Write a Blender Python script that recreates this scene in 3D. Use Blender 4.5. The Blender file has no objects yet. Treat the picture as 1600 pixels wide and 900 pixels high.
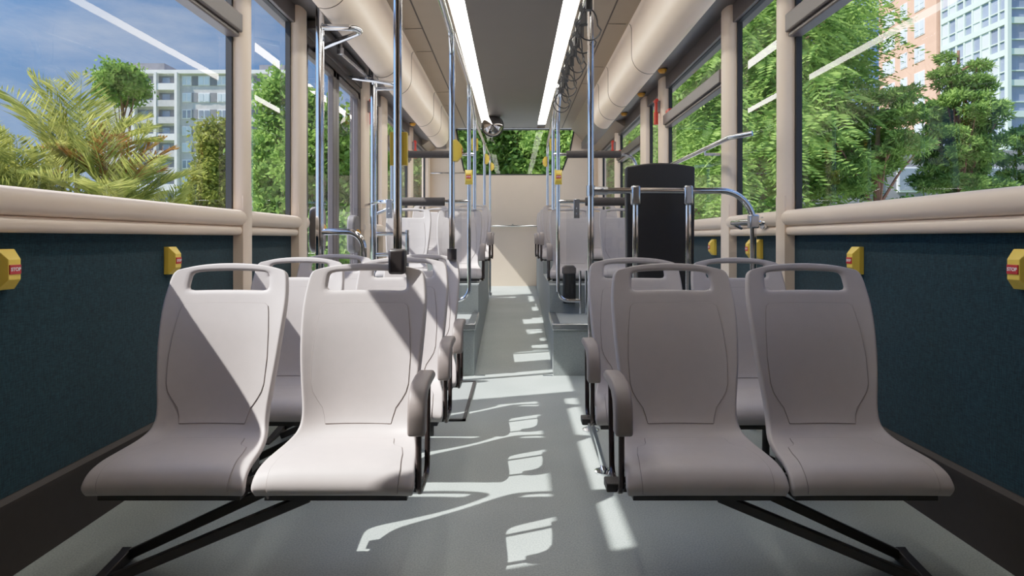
import bpy, math, random
import numpy as np
from mathutils import Vector, Matrix

random.seed(7)
rng = np.random.default_rng(7)
col = bpy.context.scene.collection
scene = bpy.context.scene

# ------------------------------------------------------------------ camera
F = 944.0                      # focal length in pixels of a 1600 px wide frame
CX, CY, CZ = 803.0, 373.0, 0.83  # vanishing point of the aisle, camera height
cam = bpy.data.cameras.new('camera')
cam.sensor_width = 36.0
cam.lens = F * 36.0 / 1600.0
cam.shift_x = -(CX - 800.0) / 1600.0
cam.shift_y = -(450.0 - CY) / 1600.0
cam.clip_start = 0.02
cam.clip_end = 1000
camo = bpy.data.objects.new('camera', cam)
camo.location = (0, 0, CZ)
camo.rotation_euler = (math.pi / 2, 0, 0)
col.objects.link(camo)
scene.camera = camo


def at(px, py, y):
    return Vector(((px - CX) * y / F, y, CZ + (CY - py) * y / F))


# ------------------------------------------------------------------ materials
def lin(c):
    return tuple(((v / 255.0) / 12.92 if v / 255.0 <= 0.04045 else ((v / 255.0 + 0.055) / 1.055) ** 2.4) for v in c)


MATS = {}


def nodemat(name):
    m = bpy.data.materials.new(name)
    m.use_nodes = True
    nt = m.node_tree
    return m, nt, nt.nodes['Principled BSDF']


def plain(name, rgb, rough=0.5, metal=0.0, var=0.06, scale=30.0, bump=0.0, bscale=200.0, spec=0.5, coat=0.0):
    m, nt, p = nodemat(name)
    c = lin(rgb)
    tc = nt.nodes.new('ShaderNodeTexCoord')
    nz = nt.nodes.new('ShaderNodeTexNoise')
    nz.inputs['Scale'].default_value = scale
    nz.inputs['Detail'].default_value = 3
    nt.links.new(tc.outputs['Object'], nz.inputs['Vector'])
    rp = nt.nodes.new('ShaderNodeValToRGB')
    rp.color_ramp.elements[0].position = 0.3
    rp.color_ramp.elements[1].position = 0.7
    rp.color_ramp.elements[0].color = tuple(v * (1 - var) for v in c) + (1,)
    rp.color_ramp.elements[1].color = tuple(min(1, v * (1 + var)) for v in c) + (1,)
    nt.links.new(nz.outputs['Fac'], rp.inputs['Fac'])
    nt.links.new(rp.outputs['Color'], p.inputs['Base Color'])
    p.inputs['Roughness'].default_value = rough
    p.inputs['Metallic'].default_value = metal
    p.inputs['Specular IOR Level'].default_value = spec
    p.inputs['Coat Weight'].default_value = coat
    if bump > 0:
        n2 = nt.nodes.new('ShaderNodeTexNoise')
        n2.inputs['Scale'].default_value = bscale
        n2.inputs['Detail'].default_value = 2
        nt.links.new(tc.outputs['Object'], n2.inputs['Vector'])
        b = nt.nodes.new('ShaderNodeBump')
        b.inputs['Strength'].default_value = bump
        b.inputs['Distance'].default_value = 0.002
        nt.links.new(n2.outputs['Fac'], b.inputs['Height'])
        nt.links.new(b.outputs['Normal'], p.inputs['Normal'])
    MATS[name] = m
    return m


plain('seat_plastic', (180, 172, 170), 0.52, var=0.02, bump=0.12, bscale=900)
plain('seat_groove', (140, 131, 128), 0.55, var=0.02)
plain('armrest_rubber', (138, 127, 123), 0.5, var=0.03, bump=0.1, bscale=600)
plain('dark_tube', (62, 52, 50), 0.25, 0.6, var=0.05)
plain('frame_black', (46, 42, 41), 0.5, var=0.08)
plain('kick_black', (52, 47, 45), 0.6, var=0.05, bump=0.08, bscale=500, spec=0.25)
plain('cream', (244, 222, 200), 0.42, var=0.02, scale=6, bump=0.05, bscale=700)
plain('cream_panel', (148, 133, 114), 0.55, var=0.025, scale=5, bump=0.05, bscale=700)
plain('cream_wall', (212, 194, 174), 0.6, var=0.025, scale=4, bump=0.05, bscale=500)
plain('ceiling_dark', (92, 86, 81), 0.5, var=0.03, scale=5, bump=0.04, bscale=400)
plain('cove_grey', (92, 88, 88), 0.38, var=0.05, scale=8)
plain('bronze', (88, 80, 78), 0.4, var=0.04)
plain('gasket', (14, 13, 13), 0.6, var=0.1)
plain('chrome', (216, 218, 222), 0.09, 1.0, var=0.02)
plain('chrome_soft', (190, 192, 196), 0.25, 1.0, var=0.03)
plain('black_plastic', (30, 28, 28), 0.45, var=0.08, bump=0.08, bscale=500)
plain('boot', (44, 38, 37), 0.4, var=0.06)
plain('foam', (58, 52, 50), 0.75, var=0.1, bump=0.3, bscale=300)
plain('yellow', (252, 214, 84), 0.38, var=0.02)
plain('yellow_amber', (226, 158, 40), 0.4, var=0.04)
plain('red', (205, 42, 46), 0.4, var=0.03)
plain('hammer_red', (214, 62, 42), 0.4, var=0.03)
plain('white', (245, 245, 245), 0.5, var=0.0)
plain('holder_grey', (150, 142, 138), 0.5)
plain('pad_grey', (104, 98, 96), 0.5, var=0.03)
plain('bin_grey', (96, 88, 86), 0.5, var=0.05)
plain('step_grey', (136, 142, 141), 0.6, var=0.1, scale=160, bump=0.1, bscale=300)
plain('seam', (70, 62, 56), 0.7)
plain('bark', (120, 84, 62), 0.85, var=0.3, scale=12, bump=0.6, bscale=40)
plain('palm_bark', (150, 110, 70), 0.8, var=0.3, scale=14)
plain('bounce_paving', (206, 204, 200), 0.9, var=0.15, scale=3)  # extra pale so it reflects sunlight up into the bus
plain('grass', (120, 136, 84), 0.9, var=0.3, scale=1.2)
plain('concrete', (186, 182, 178), 0.85, var=0.12, scale=1.2)
plain('concrete_white', (226, 224, 220), 0.8, var=0.06, scale=1.0)
plain('concrete_dark', (120, 118, 120), 0.85, var=0.12, scale=0.8)
plain('window_white', (226, 228, 230), 0.6, var=0.03)
plain('pane_dark', (118, 126, 136), 0.12, var=0.25, scale=0.5, spec=0.8)
plain('pane_light', (196, 206, 212), 0.2, var=0.12, scale=0.3, spec=0.7)
plain('tower_glass', (128, 138, 160), 0.12, var=0.25, scale=0.25, spec=0.9)
plain('tower_mullion', (192, 210, 200), 0.5, var=0.04, scale=0.5)
plain('orange_wall', (208, 154, 126), 0.85, var=0.06, scale=1.0)


def fabric():
    m, nt, p = nodemat('fabric_teal')
    tc = nt.nodes.new('ShaderNodeTexCoord')
    outs = []
    for sc in ((3.0, 60.0, 420.0), (3.0, 420.0, 45.0)):
        mp = nt.nodes.new('ShaderNodeMapping')
        mp.inputs['Scale'].default_value = sc
        nt.links.new(tc.outputs['Object'], mp.inputs['Vector'])
        nz = nt.nodes.new('ShaderNodeTexNoise')
        nz.inputs['Scale'].default_value = 1.0
        nz.inputs['Detail'].default_value = 3
        nt.links.new(mp.outputs['Vector'], nz.inputs['Vector'])
        outs.append(nz.outputs['Fac'])
    mx = nt.nodes.new('ShaderNodeMath')
    mx.operation = 'ADD'
    nt.links.new(outs[0], mx.inputs[0])
    nt.links.new(outs[1], mx.inputs[1])
    hf = nt.nodes.new('ShaderNodeMath')
    hf.operation = 'MULTIPLY'
    hf.inputs[1].default_value = 0.5
    nt.links.new(mx.outputs[0], hf.inputs[0])
    rp = nt.nodes.new('ShaderNodeValToRGB')
    rp.color_ramp.elements[0].position = 0.36
    rp.color_ramp.elements[1].position = 0.64
    rp.color_ramp.elements[0].color = lin((7, 30, 39)) + (1,)
    rp.color_ramp.elements[1].color = lin((25, 58, 69)) + (1,)
    nt.links.new(hf.outputs[0], rp.inputs['Fac'])
    nt.links.new(rp.outputs['Color'], p.inputs['Base Color'])
    p.inputs['Roughness'].default_value = 0.9
    p.inputs['Specular IOR Level'].default_value = 0.15
    p.inputs['Sheen Weight'].default_value = 0.1
    b = nt.nodes.new('ShaderNodeBump')
    b.inputs['Strength'].default_value = 0.35
    b.inputs['Distance'].default_value = 0.002
    nt.links.new(hf.outputs[0], b.inputs['Height'])
    nt.links.new(b.outputs['Normal'], p.inputs['Normal'])
    MATS['fabric'] = m


fabric()


def floor_mat():
    m, nt, p = nodemat('floor_vinyl')
    tc = nt.nodes.new('ShaderNodeTexCoord')
    n1 = nt.nodes.new('ShaderNodeTexNoise')
    n1.inputs['Scale'].default_value = 220
    n1.inputs['Detail'].default_value = 2
    n2 = nt.nodes.new('ShaderNodeTexNoise')
    n2.inputs['Scale'].default_value = 2.5
    n2.inputs['Detail'].default_value = 4
    nt.links.new(tc.outputs['Object'], n1.inputs['Vector'])
    nt.links.new(tc.outputs['Object'], n2.inputs['Vector'])
    a = nt.nodes.new('ShaderNodeMath')
    a.operation = 'MULTIPLY_ADD'
    a.inputs[1].default_value = 0.35
    nt.links.new(n2.outputs['Fac'], a.inputs[0])
    b2 = nt.nodes.new('ShaderNodeMath')
    b2.operation = 'MULTIPLY'
    b2.inputs[1].default_value = 0.65
    nt.links.new(n1.outputs['Fac'], b2.inputs[0])
    nt.links.new(b2.outputs[0], a.inputs[2])
    rp = nt.nodes.new('ShaderNodeValToRGB')
    rp.color_ramp.elements[0].position = 0.35
    rp.color_ramp.elements[1].position = 0.65
    rp.color_ramp.elements[0].color = lin((134, 142, 140)) + (1,)
    rp.color_ramp.elements[1].color = lin((168, 176, 173)) + (1,)
    nt.links.new(a.outputs[0], rp.inputs['Fac'])
    nt.links.new(rp.outputs['Color'], p.inputs['Base Color'])
    p.inputs['Roughness'].default_value = 0.5
    bp = nt.nodes.new('ShaderNodeBump')
    bp.inputs['Strength'].default_value = 0.12
    bp.inputs['Distance'].default_value = 0.002
    nt.links.new(n1.outputs['Fac'], bp.inputs['Height'])
    nt.links.new(bp.outputs['Normal'], p.inputs['Normal'])
    MATS['floor'] = m


floor_mat()


def glass_mat(name, tint, base):
    m = bpy.data.materials.new(name)
    m.use_nodes = True
    nt = m.node_tree
    nt.nodes.clear()
    out = nt.nodes.new('ShaderNodeOutputMaterial')
    tr = nt.nodes.new('ShaderNodeBsdfTransparent')
    tr.inputs['Color'].default_value = tint + (1,)
    gl = nt.nodes.new('ShaderNodeBsdfGlossy')
    gl.inputs['Roughness'].default_value = 0.0
    fr = nt.nodes.new('ShaderNodeFresnel')
    # same index seen from either side of the single-sheet pane
    ge = nt.nodes.new('ShaderNodeNewGeometry')
    ior = nt.nodes.new('ShaderNodeMapRange')
    ior.inputs['To Min'].default_value = base
    ior.inputs['To Max'].default_value = 1.0 / base
    nt.links.new(ge.outputs['Backfacing'], ior.inputs['Value'])
    nt.links.new(ior.outputs['Result'], fr.inputs['IOR'])
    mx = nt.nodes.new('ShaderNodeMixShader')
    nt.links.new(fr.outputs['Fac'], mx.inputs['Fac'])
    nt.links.new(tr.outputs['BSDF'], mx.inputs[1])
    nt.links.new(gl.outputs['BSDF'], mx.inputs[2])
    nt.links.new(mx.outputs['Shader'], out.inputs['Surface'])
    MATS[name] = m


glass_mat('glass', (0.95, 0.965, 0.965), 1.3)
glass_mat('screen_glass', (0.95, 0.96, 0.97), 1.4)


def emit(name, rgb, strength):
    m = bpy.data.materials.new(name)
    m.use_nodes = True
    nt = m.node_tree
    p = nt.nodes['Principled BSDF']
    p.inputs['Base Color'].default_value = (0.8, 0.8, 0.78, 1)
    p.inputs['Emission Color'].default_value = lin(rgb) + (1,)
    p.inputs['Emission Strength'].default_value = strength
    MATS[name] = m


emit('light_strip', (255, 249, 238), 8.2)


def leaf(name, a, b, trans=0.35):
    m = bpy.data.materials.new(name)
    m.use_nodes = True
    nt = m.node_tree
    nt.nodes.clear()
    out = nt.nodes.new('ShaderNodeOutputMaterial')
    tc = nt.nodes.new('ShaderNodeTexCoord')
    nz = nt.nodes.new('ShaderNodeTexNoise')
    nz.inputs['Scale'].default_value = 2.2
    nz.inputs['Detail'].default_value = 6
    nz.inputs['Roughness'].default_value = 0.7
    nt.links.new(tc.outputs['Object'], nz.inputs['Vector'])
    rp = nt.nodes.new('ShaderNodeValToRGB')
    rp.color_ramp.elements[0].position = 0.32
    rp.color_ramp.elements[1].position = 0.68
    rp.color_ramp.elements[0].color = lin(a) + (1,)
    rp.color_ramp.elements[1].color = lin(b) + (1,)
    nt.links.new(nz.outputs['Fac'], rp.inputs['Fac'])
    d = nt.nodes.new('ShaderNodeBsdfDiffuse')
    t = nt.nodes.new('ShaderNodeBsdfTranslucent')
    mx = nt.nodes.new('ShaderNodeMixShader')
    mx.inputs['Fac'].default_value = trans
    nt.links.new(rp.outputs['Color'], d.inputs['Color'])
    nt.links.new(rp.outputs['Color'], t.inputs['Color'])
    nt.links.new(d.outputs['BSDF'], mx.inputs[1])
    nt.links.new(t.outputs['BSDF'], mx.inputs[2])
    nt.links.new(mx.outputs['Shader'], out.inputs['Surface'])
    MATS[name] = m


leaf('leaf_green', (56, 88, 34), (150, 184, 84))
leaf('leaf_bright', (72, 112, 42), (170, 202, 100))
leaf('leaf_dark', (26, 48, 20), (72, 108, 46))
leaf('leaf_olive', (84, 94, 36), (176, 176, 84))
leaf('leaf_pine', (50, 84, 40), (150, 184, 90))
leaf('leaf_palm', (88, 104, 40), (204, 200, 104), 0.4)
leaf('leaf_palm_dry', (120, 88, 44), (206, 150, 84), 0.3)


# ------------------------------------------------------------------ mesh helpers
class MB:
    def __init__(self):
        self.v, self.f = [], []

    def __bool__(self):
        return True

    def add(self, vs, fs):
        o = len(self.v)
        self.v.extend([tuple(p) for p in vs])
        self.f.extend([tuple(i + o for i in f) for f in fs])
        return self

    def box(self, a, b):
        x0, y0, z0 = (min(a[i], b[i]) for i in range(3))
        x1, y1, z1 = (max(a[i], b[i]) for i in range(3))
        vs = [(x0, y0, z0), (x1, y0, z0), (x1, y1, z0), (x0, y1, z0), (x0, y0, z1), (x1, y0, z1), (x1, y1, z1), (x0, y1, z1)]
        fs = [(0, 3, 2, 1), (4, 5, 6, 7), (0, 1, 5, 4), (1, 2, 6, 5), (2, 3, 7, 6), (3, 0, 4, 7)]
        return self.add(vs, fs)

    def bar(self, p, q, w, h, up=(0, 0, 1)):
        p, q = Vector(p), Vector(q)
        d = (q - p).normalized()
        s = d.cross(Vector(up))
        if s.length < 1e-4:
            s = d.cross(Vector((1, 0, 0)))
        s.normalize()
        u = s.cross(d)
        s, u = s * w / 2, u * h / 2
        vs = [p - s - u, p + s - u, p + s + u, p - s + u, q - s - u, q + s - u, q + s + u, q - s + u]
        fs = [(0, 1, 2, 3), (7, 6, 5, 4), (4, 5, 1, 0), (5, 6, 2, 1), (6, 7, 3, 2), (7, 4, 0, 3)]
        return self.add(vs, fs)

    def prism(self, prof, axis, a, b):
        """closed 2-D profile extruded along axis ('x','y','z') from a to b"""
        n = len(prof)

        def mk(p, t):
            if axis == 'x':
                return (t, p[0], p[1])
            if axis == 'y':
                return (p[0], t, p[1])
            return (p[0], p[1], t)
        vs = [mk(p, a) for p in prof] + [mk(p, b) for p in prof]
        fs = [tuple(range(n)), tuple(range(2 * n - 1, n - 1, -1))]
        fs += [(i, i + n, (i + 1) % n + n, (i + 1) % n) for i in range(n)]
        return self.add(vs, fs)

    def sheet(self, prof, axis, stations):
        """open profile swept along stations; gives a one-sided skin"""
        n = len(prof)
        vs, fs = [], []
        for t in stations:
            for p in prof:
                vs.append((p[0], t, p[1]) if axis == 'y' else (t, p[0], p[1]))
        for k in range(len(stations) - 1):
            for i in range(n - 1):
                a = k * n + i
                fs.append((a, a + 1, a + n + 1, a + n))
        return self.add(vs, fs)

    def tube(self, pts, r, seg=12, closed=False, cap=True):
        pts = [Vector(p) for p in pts]
        n = len(pts)
        rs = r if isinstance(r, (list, tuple)) else [r] * n
        tans = []
        for i in range(n):
            if closed:
                t = pts[(i + 1) % n] - pts[i - 1]
            else:
                t = pts[min(i + 1, n - 1)] - pts[max(i - 1, 0)]
            tans.append(t.normalized())
        ref = Vector((0, 0, 1)) if abs(tans[0].z) < 0.9 else Vector((1, 0, 0))
        nrm = (ref - tans[0] * ref.dot(tans[0])).normalized()
        vs, fs = [], []
        for i in range(n):
            if i:
                nrm = nrm - tans[i] * nrm.dot(tans[i])
                nrm.normalize()
            bi = tans[i].cross(nrm)
            for k in range(seg):
                a = 2 * math.pi * k / seg
                vs.append(pts[i] + (nrm * math.cos(a) + bi * math.sin(a)) * rs[i])
        m = n if closed else n - 1
        for i in range(m):
            for k in range(seg):
                a, b = i * seg + k, i * seg + (k + 1) % seg
                c, d = ((i + 1) % n) * seg + (k + 1) % seg, ((i + 1) % n) * seg + k
                fs.append((a, b, c, d))
        if cap and not closed:
            fs.append(tuple(range(seg - 1, -1, -1)))
            fs.append(tuple((n - 1) * seg + k for k in range(seg)))
        return self.add(vs, fs)

    def lathe(self, prof, c=(0, 0, 0), seg=24, axis='z', sign=1):
        """prof: list of (radius, height)"""
        vs, fs = [], []
        n = len(prof)
        for k in range(seg):
            a = 2 * math.pi * k / seg
            for r, h in prof:
                x, y = r * math.cos(a), r * math.sin(a)
                if axis == 'z':
                    p = (x, y, h)
                elif axis == 'x':
                    p = (h * sign, x, y)
                else:
                    p = (x, h * sign, y)
                vs.append((p[0] + c[0], p[1] + c[1], p[2] + c[2]))
        for k in range(seg):
            for i in range(n - 1):
                a, b = k * n + i, ((k + 1) % seg) * n + i
                fs.append((a, b, b + 1, a + 1))
        return self.add(vs, fs)


def mesh(name, mb, smooth=True, angle=35):
    me = bpy.data.meshes.new(name)
    me.from_pydata([tuple(v) for v in mb.v], [], mb.f)
    me.update()
    import bmesh
    bm = bmesh.new()
    bm.from_mesh(me)
    bmesh.ops.recalc_face_normals(bm, faces=bm.faces)
    bm.to_mesh(me)
    bm.free()
    if smooth:
        for p in me.polygons:
            p.use_smooth = True
        me.set_sharp_from_angle(angle=math.radians(angle))
    return me


def obj(name, mb, mat, parent=None, bevel=0.0, smooth=True, angle=35, segs=2):
    me = mb if isinstance(mb, bpy.types.Mesh) else mesh(name, mb, smooth, angle)
    o = bpy.data.objects.new(name, me)
    if isinstance(mat, str):
        mat = MATS[mat]
    if mat is not None and not me.materials:
        me.materials.append(mat)
    col.objects.link(o)
    if parent is not None:
        o.parent = parent
    if bevel > 0:
        bv = o.modifiers.new('bevel', 'BEVEL')
        bv.width = bevel
        bv.segments = segs
        bv.limit_method = 'ANGLE'
        bv.angle_limit = math.radians(40)
        bv.harden_normals = False
    return o


LABELS = set()


def tag(o, label, cat, group=None):
    n = len(label.split())
    if label in LABELS:
        print('DUPLICATE LABEL', label)
    if not 4 <= n <= 16:
        print('LABEL LENGTH', n, label)
    LABELS.add(label)
    o['label'] = label
    o['category'] = cat
    if group:
        o['group'] = group
    return o


def thing(name, label, cat, loc=(0, 0, 0), rotz=0.0, group=None):
    o = bpy.data.objects.new(name, None)
    o.empty_display_size = 0.1
    o.location = loc
    o.rotation_euler = (0, 0, rotz)
    col.objects.link(o)
    return tag(o, label, cat, group)


def struct(name, mb, mat, parent=None, **k):
    o = obj(name, mb, mat, parent, **k)
    if parent is None:
        o['kind'] = 'structure'
    return o


def dup(root, loc, label, rotz=None, scale=None):
    r = root.copy()
    col.objects.link(r)
    r.location = loc
    if rotz is not None:
        r.rotation_euler = (0, 0, rotz)
    if scale is not None:
        r.scale = scale
    LABELS.add(label)
    r['label'] = label
    for ch in list(root.children):
        c = ch.copy()
        col.objects.link(c)
        c.parent = r
        for g in list(ch.children):
            d = g.copy()
            col.objects.link(d)
            d.parent = c
    return r


def fillet(pts, r, n=7):
    pts = [Vector(p) for p in pts]
    out = [pts[0]]
    for i in range(1, len(pts) - 1):
        a, b, c = pts[i - 1], pts[i], pts[i + 1]
        u, v = (a - b), (c - b)
        lu, lv = u.length, v.length
        u.normalize()
        v.normalize()
        ang = u.angle(v)
        if ang > math.radians(176):
            out.append(b)
            continue
        t = min(r / math.tan(ang / 2), lu * 0.49, lv * 0.49)
        rr = t * math.tan(ang / 2)
        cen = b + (u + v).normalized() * (rr / math.sin(ang / 2))
        p0, p1 = b + u * t, b + v * t
        w0, w1 = p0 - cen, p1 - cen
        tot = w0.angle(w1)
        for k in range(n + 1):
            s = k / n
            w = (w0 * math.sin((1 - s) * tot) + w1 * math.sin(s * tot)) / math.sin(tot)
            out.append(cen + w)
    out.append(pts[-1])
    return out


# ------------------------------------------------------------------ the shell of the bus
XW = 1.24            # inner face of the side walls
Y0, Y1 = -2.2, 8.6   # front and rear end of the saloon
ZC = 2.406           # ceiling
ZWT = 2.04           # top of the window glass
YS, YP = 3.66, 4.23  # first step front, second riser
Z1, Z2, Z3 = 0.31, 0.505, 0.62


def aisle(y):
    return 0.24 + 0.0165 * max(0.0, y - YS)


def zfloor(y):
    return 0.156 * max(0.0, (y - YS) / (Y1 - YS))


fl = MB()
ys = [Y0, 0.0, 1.2, 2.4, YS] + [YS + (Y1 - YS) * k / 8 for k in range(1, 9)]
vs, fs = [], []
for y in ys:
    for x in (-1.3, 1.3):
        vs.append((x, y, zfloor(y)))
for k in range(len(ys) - 1):
    fs.append((2 * k, 2 * k + 1, 2 * k + 3, 2 * k + 2))
fl.add(vs, fs)
fl.add([(-1.3, Y0, -0.12), (1.3, Y0, -0.12), (1.3, Y1, -0.12), (-1.3, Y1, -0.12)], [(3, 2, 1, 0)])
struct('floor', fl, 'floor')

# raised podiums each side of the rear aisle
for s, nm in ((-1, 'left'), (1, 'right')):
    pod = MB()
    yy = [YS + 0.0, YP] + [YP + (Y1 - YP) * k / 8 for k in range(1, 9)]

    def ring(y, z):
        return [(s * aisle(y), y, 0.0), (s * aisle(y), y, z), (s * (XW + 0.02), y, z), (s * (XW + 0.02), y, 0.0)]
    YE = 7.2 if s < 0 else Y1
    stations = [(YS, Z1), (YP, Z1), (YP, Z2), (5.6, Z2), (5.6, Z3), (YE, Z3)]
    dense = []
    for k in range(len(stations) - 1):
        (ya, za), (yb, zb) = stations[k], stations[k + 1]
        m = 1 if abs(yb - ya) < 1e-4 else 4
        for q in range(m):
            t = q / m
            dense.append((ya + (yb - ya) * t, za + (zb - za) * t))
    dense.append(stations[-1])
    vs, fs = [], []
    for (y, z) in dense:
        vs += ring(y, z)
    for k in range(len(dense) - 1):
        for i in range(3):
            a = 4 * k + i
            fs.append((a, a + 1, a + 5, a + 4))
    fs.append((3, 2, 1, 0))
    e = 4 * (len(dense) - 1)
    fs.append((e, e + 1, e + 2, e + 3))
    pod.add(vs, fs)
    struct('platform_' + nm, pod, 'step_grey')
    # metal nosing round the edge of the first step
    nos = MB()
    a0, a1 = aisle(YS), aisle(YP)
    nos.box((s * (a0 - 0.006), YS - 0.012, Z1 - 0.032), (s * XW, YS, Z1 + 0.004))
    nos.box((s * (a0 - 0.006), YS, Z1 + 0.0), (s * XW, YS + 0.02, Z1 + 0.004))
    nos.bar((s * (a0 - 0.003), YS - 0.01, Z1 - 0.014), (s * (a1 - 0.003), YP, Z1 - 0.014), 0.008, 0.036)
    nos.bar((s * (a0 + 0.018), YS - 0.01, Z1 + 0.003), (s * (a1 + 0.018), YP, Z1 + 0.003), 0.045, 0.006)
    struct('trim_%d' % (1 if s < 0 else 2), nos, 'chrome_soft', bevel=0.002)
    # small light plate where the aisle starts to climb
    pl = MB()
    pl.box((s * 0.175, YS - 0.014, 0.0), (s * 0.236, YS + 0.006, 0.004))
    struct('trim_%d' % (3 if s < 0 else 4), pl, 'chrome')

# fabric side walls (with the doorway left open on the left)
DY0, DY1 = 3.51, 4.84
for s, nm in ((-1, 'left'), (1, 'right')):
    w = MB()
    spans = [(Y0, DY0), (DY1, Y1)] if s < 0 else [(Y0, Y1)]
    for a, b in spans:
        w.box((s * XW, a, -0.12), (s * 1.31, b, 0.93))
    struct('wall_' + nm, w, 'fabric', smooth=False)
    kb = MB()
    for a, b in spans:
        prof = [(s * (XW + 0.01), 0.0), (s * (XW - 0.008), 0.0), (s * (XW - 0.008), 0.155), (s * (XW - 0.014), 0.17),
                (s * (XW - 0.014), 0.188), (s * (XW - 0.004), 0.2), (s * (XW + 0.01), 0.2)]
        kb.prism(prof, 'y', a, min(b, YS + 0.3) if b > 5 and a < 4 else b)
    struct('baseboard_' + nm, kb, 'kick_black', bevel=0.002)
    # double rolled cream sill
    sl = MB()

    def roll(zc, hz, xin):
        pts = []
        for k in range(9):
            t = -math.pi / 2 + math.pi * k / 8
            pts.append((s * (1.225 - (1.225 - xin) * max(0, math.cos(t)) ** 0.6), zc + hz * math.sin(t)))
        return [(s * 1.30, zc - hz)] + pts + [(s * 1.30, zc + hz)]
    for a, b in spans:
        sl.prism(roll(0.922, 0.036, 1.186), 'y', a, b)
        sl.prism(roll(0.866, 0.021, 1.2), 'y', a, b)
    struct('trim_%d' % (5 if s < 0 else 6), sl, 'cream', angle=50)

# pillars
PIL = [(0.95, 1.1), (2.66, 2.76), (3.35, 3.5), (4.83, 5.03), (5.5, 5.74), (7.02, 7.18), (8.42, 8.6)]
tn = 7
for s in (-1, 1):
    for (a, b) in PIL:
        p = MB()
        # rounded upper column
        prof = []
        m = 8
        for k in range(m + 1):
            t = math.pi * k / m
            prof.append((s * (1.235 - 0.05 * math.sin(t) ** 0.5), (a + b) / 2 - (b - a) / 2 * math.cos(t)))
        prof += [(s * 1.262, b), (s * 1.262, a)]
        p.prism(prof, 'z', 0.90, 2.135)
        # flatter foot running down over the fabric
        w = (b - a) * 0.42
        p.prism([(s * 1.262, (a + b) / 2 - w), (s * 1.196, (a + b) / 2 - w), (s * 1.186, (a + b) / 2 - w * 0.6), (s * 1.186, (a + b) / 2 + w * 0.6),
                 (s * 1.196, (a + b) / 2 + w), (s * 1.262, (a + b) / 2 + w)], 'z', 0.17, 1.02)
        struct('trim_%d' % tn, p, 'cream', angle=50)
        tn += 1

# header over the windows, dark cove and air duct, ceiling panels
for s, nm in ((-1, 'left'), (1, 'right')):
    hd = MB()
    hd.box((s * 1.215, Y0, ZWT - 0.01), (s * 1.31, Y1, 2.14))
    struct('trim_%d' % tn, hd, 'bronze', bevel=0.004)
    tn += 1
    cv = MB()
    cv.prism([(s * 1.31, 2.13), (s * 1.19, 2.13), (s * 1.06, 2.11), (s * 0.96, 2.11), (s * 0.96, 2.2), (s * 1.31, 2.5)], 'y', Y0, Y1)
    struct('trim_%d' % tn, cv, 'cove_grey')
    tn += 1
    yend = 7.94 if s < 0 else 6.6
    prof = [(0.825, 2.40), (0.842, 2.394), (0.853, 2.38), (0.858, 2.355), (0.858, 2.26)]
    for k in range(11):
        t = k / 10 * math.pi / 2
        prof.append((0.99 - 0.132 * math.cos(t), 2.17 - 0.14 * math.sin(t)))
    prof += [(1.02, 2.035), (1.035, 2.06), (1.035, 2.14), (1.0, 2.4)]
    prof = [(s * x, z) for x, z in prof]
    dc = MB()
    dc.prism(prof, 'y', Y0, yend)
    struct('trim_%d' % tn, dc, 'cream', angle=50)
    tn += 1
    # panel joints of the duct and of the flat panel beside it
    sm = MB()
    for y in (2.05, 2.75, 4.4, 5.5, 6.1) if s > 0 else (1.6, 3.15, 4.5, 5.05, 6.45, 7.1):
        if y > yend - 0.2:
            continue
        line = [Vector((x * 0.9985 - (0.0 if i else 0), y, z - 0.0006)) for i, (x, z) in enumerate(prof[1:18])]
        sm.tube(line, 0.0022, 6)
        sm.bar((s * 0.815, y, 2.392), (s * 0.682, y, 2.3955), 0.005, 0.002)
    sm.bar((s * 0.68, Y0, 2.3945), (s * 0.68, Y1 - 0.05, 2.3945), 0.010, 0.002)
    struct('trim_%d' % tn, sm, 'seam')
    tn += 1
    pn = MB()
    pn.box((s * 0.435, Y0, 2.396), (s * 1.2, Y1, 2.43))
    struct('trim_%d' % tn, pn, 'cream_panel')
    tn += 1
    # closing fairing behind the end of the duct
    fr = MB()
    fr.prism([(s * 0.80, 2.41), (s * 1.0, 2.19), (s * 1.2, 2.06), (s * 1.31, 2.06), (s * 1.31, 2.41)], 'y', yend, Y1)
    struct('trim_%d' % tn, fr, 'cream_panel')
    tn += 1

ce = MB()
ce.box((-0.44, Y0, ZC + 0.006), (0.44, 0.8, 2.43))
ce.box((-1.31, Y0, 2.42), (1.31, Y1 + 0.06, 2.52))
ce.box((-0.327, Y0, ZC - 0.004), (0.327, Y1, 2.43))
struct('ceiling', ce, 'ceiling_dark')
for s, nm in ((-1, 'left'), (1, 'right')):
    t = thing('ceiling_light', 'long glowing white ceiling light strip along the %s edge of the dark ceiling' % nm, 'light', (s * 0.38, 3.2, ZC))
    d = MB()
    d.box((-0.053, 0.8 - 3.2, -0.003), (0.053, 8.3 - 3.2, 0.012))
    obj('diffuser', d, 'light_strip', t)
    fr = MB()
    for q in (-1, 1):
        fr.box((q * 0.053, 0.8 - 3.2, -0.004), (q * 0.0565, 8.3 - 3.2, 0.014))
    obj('frame', fr, 'cream_panel', t)

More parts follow.
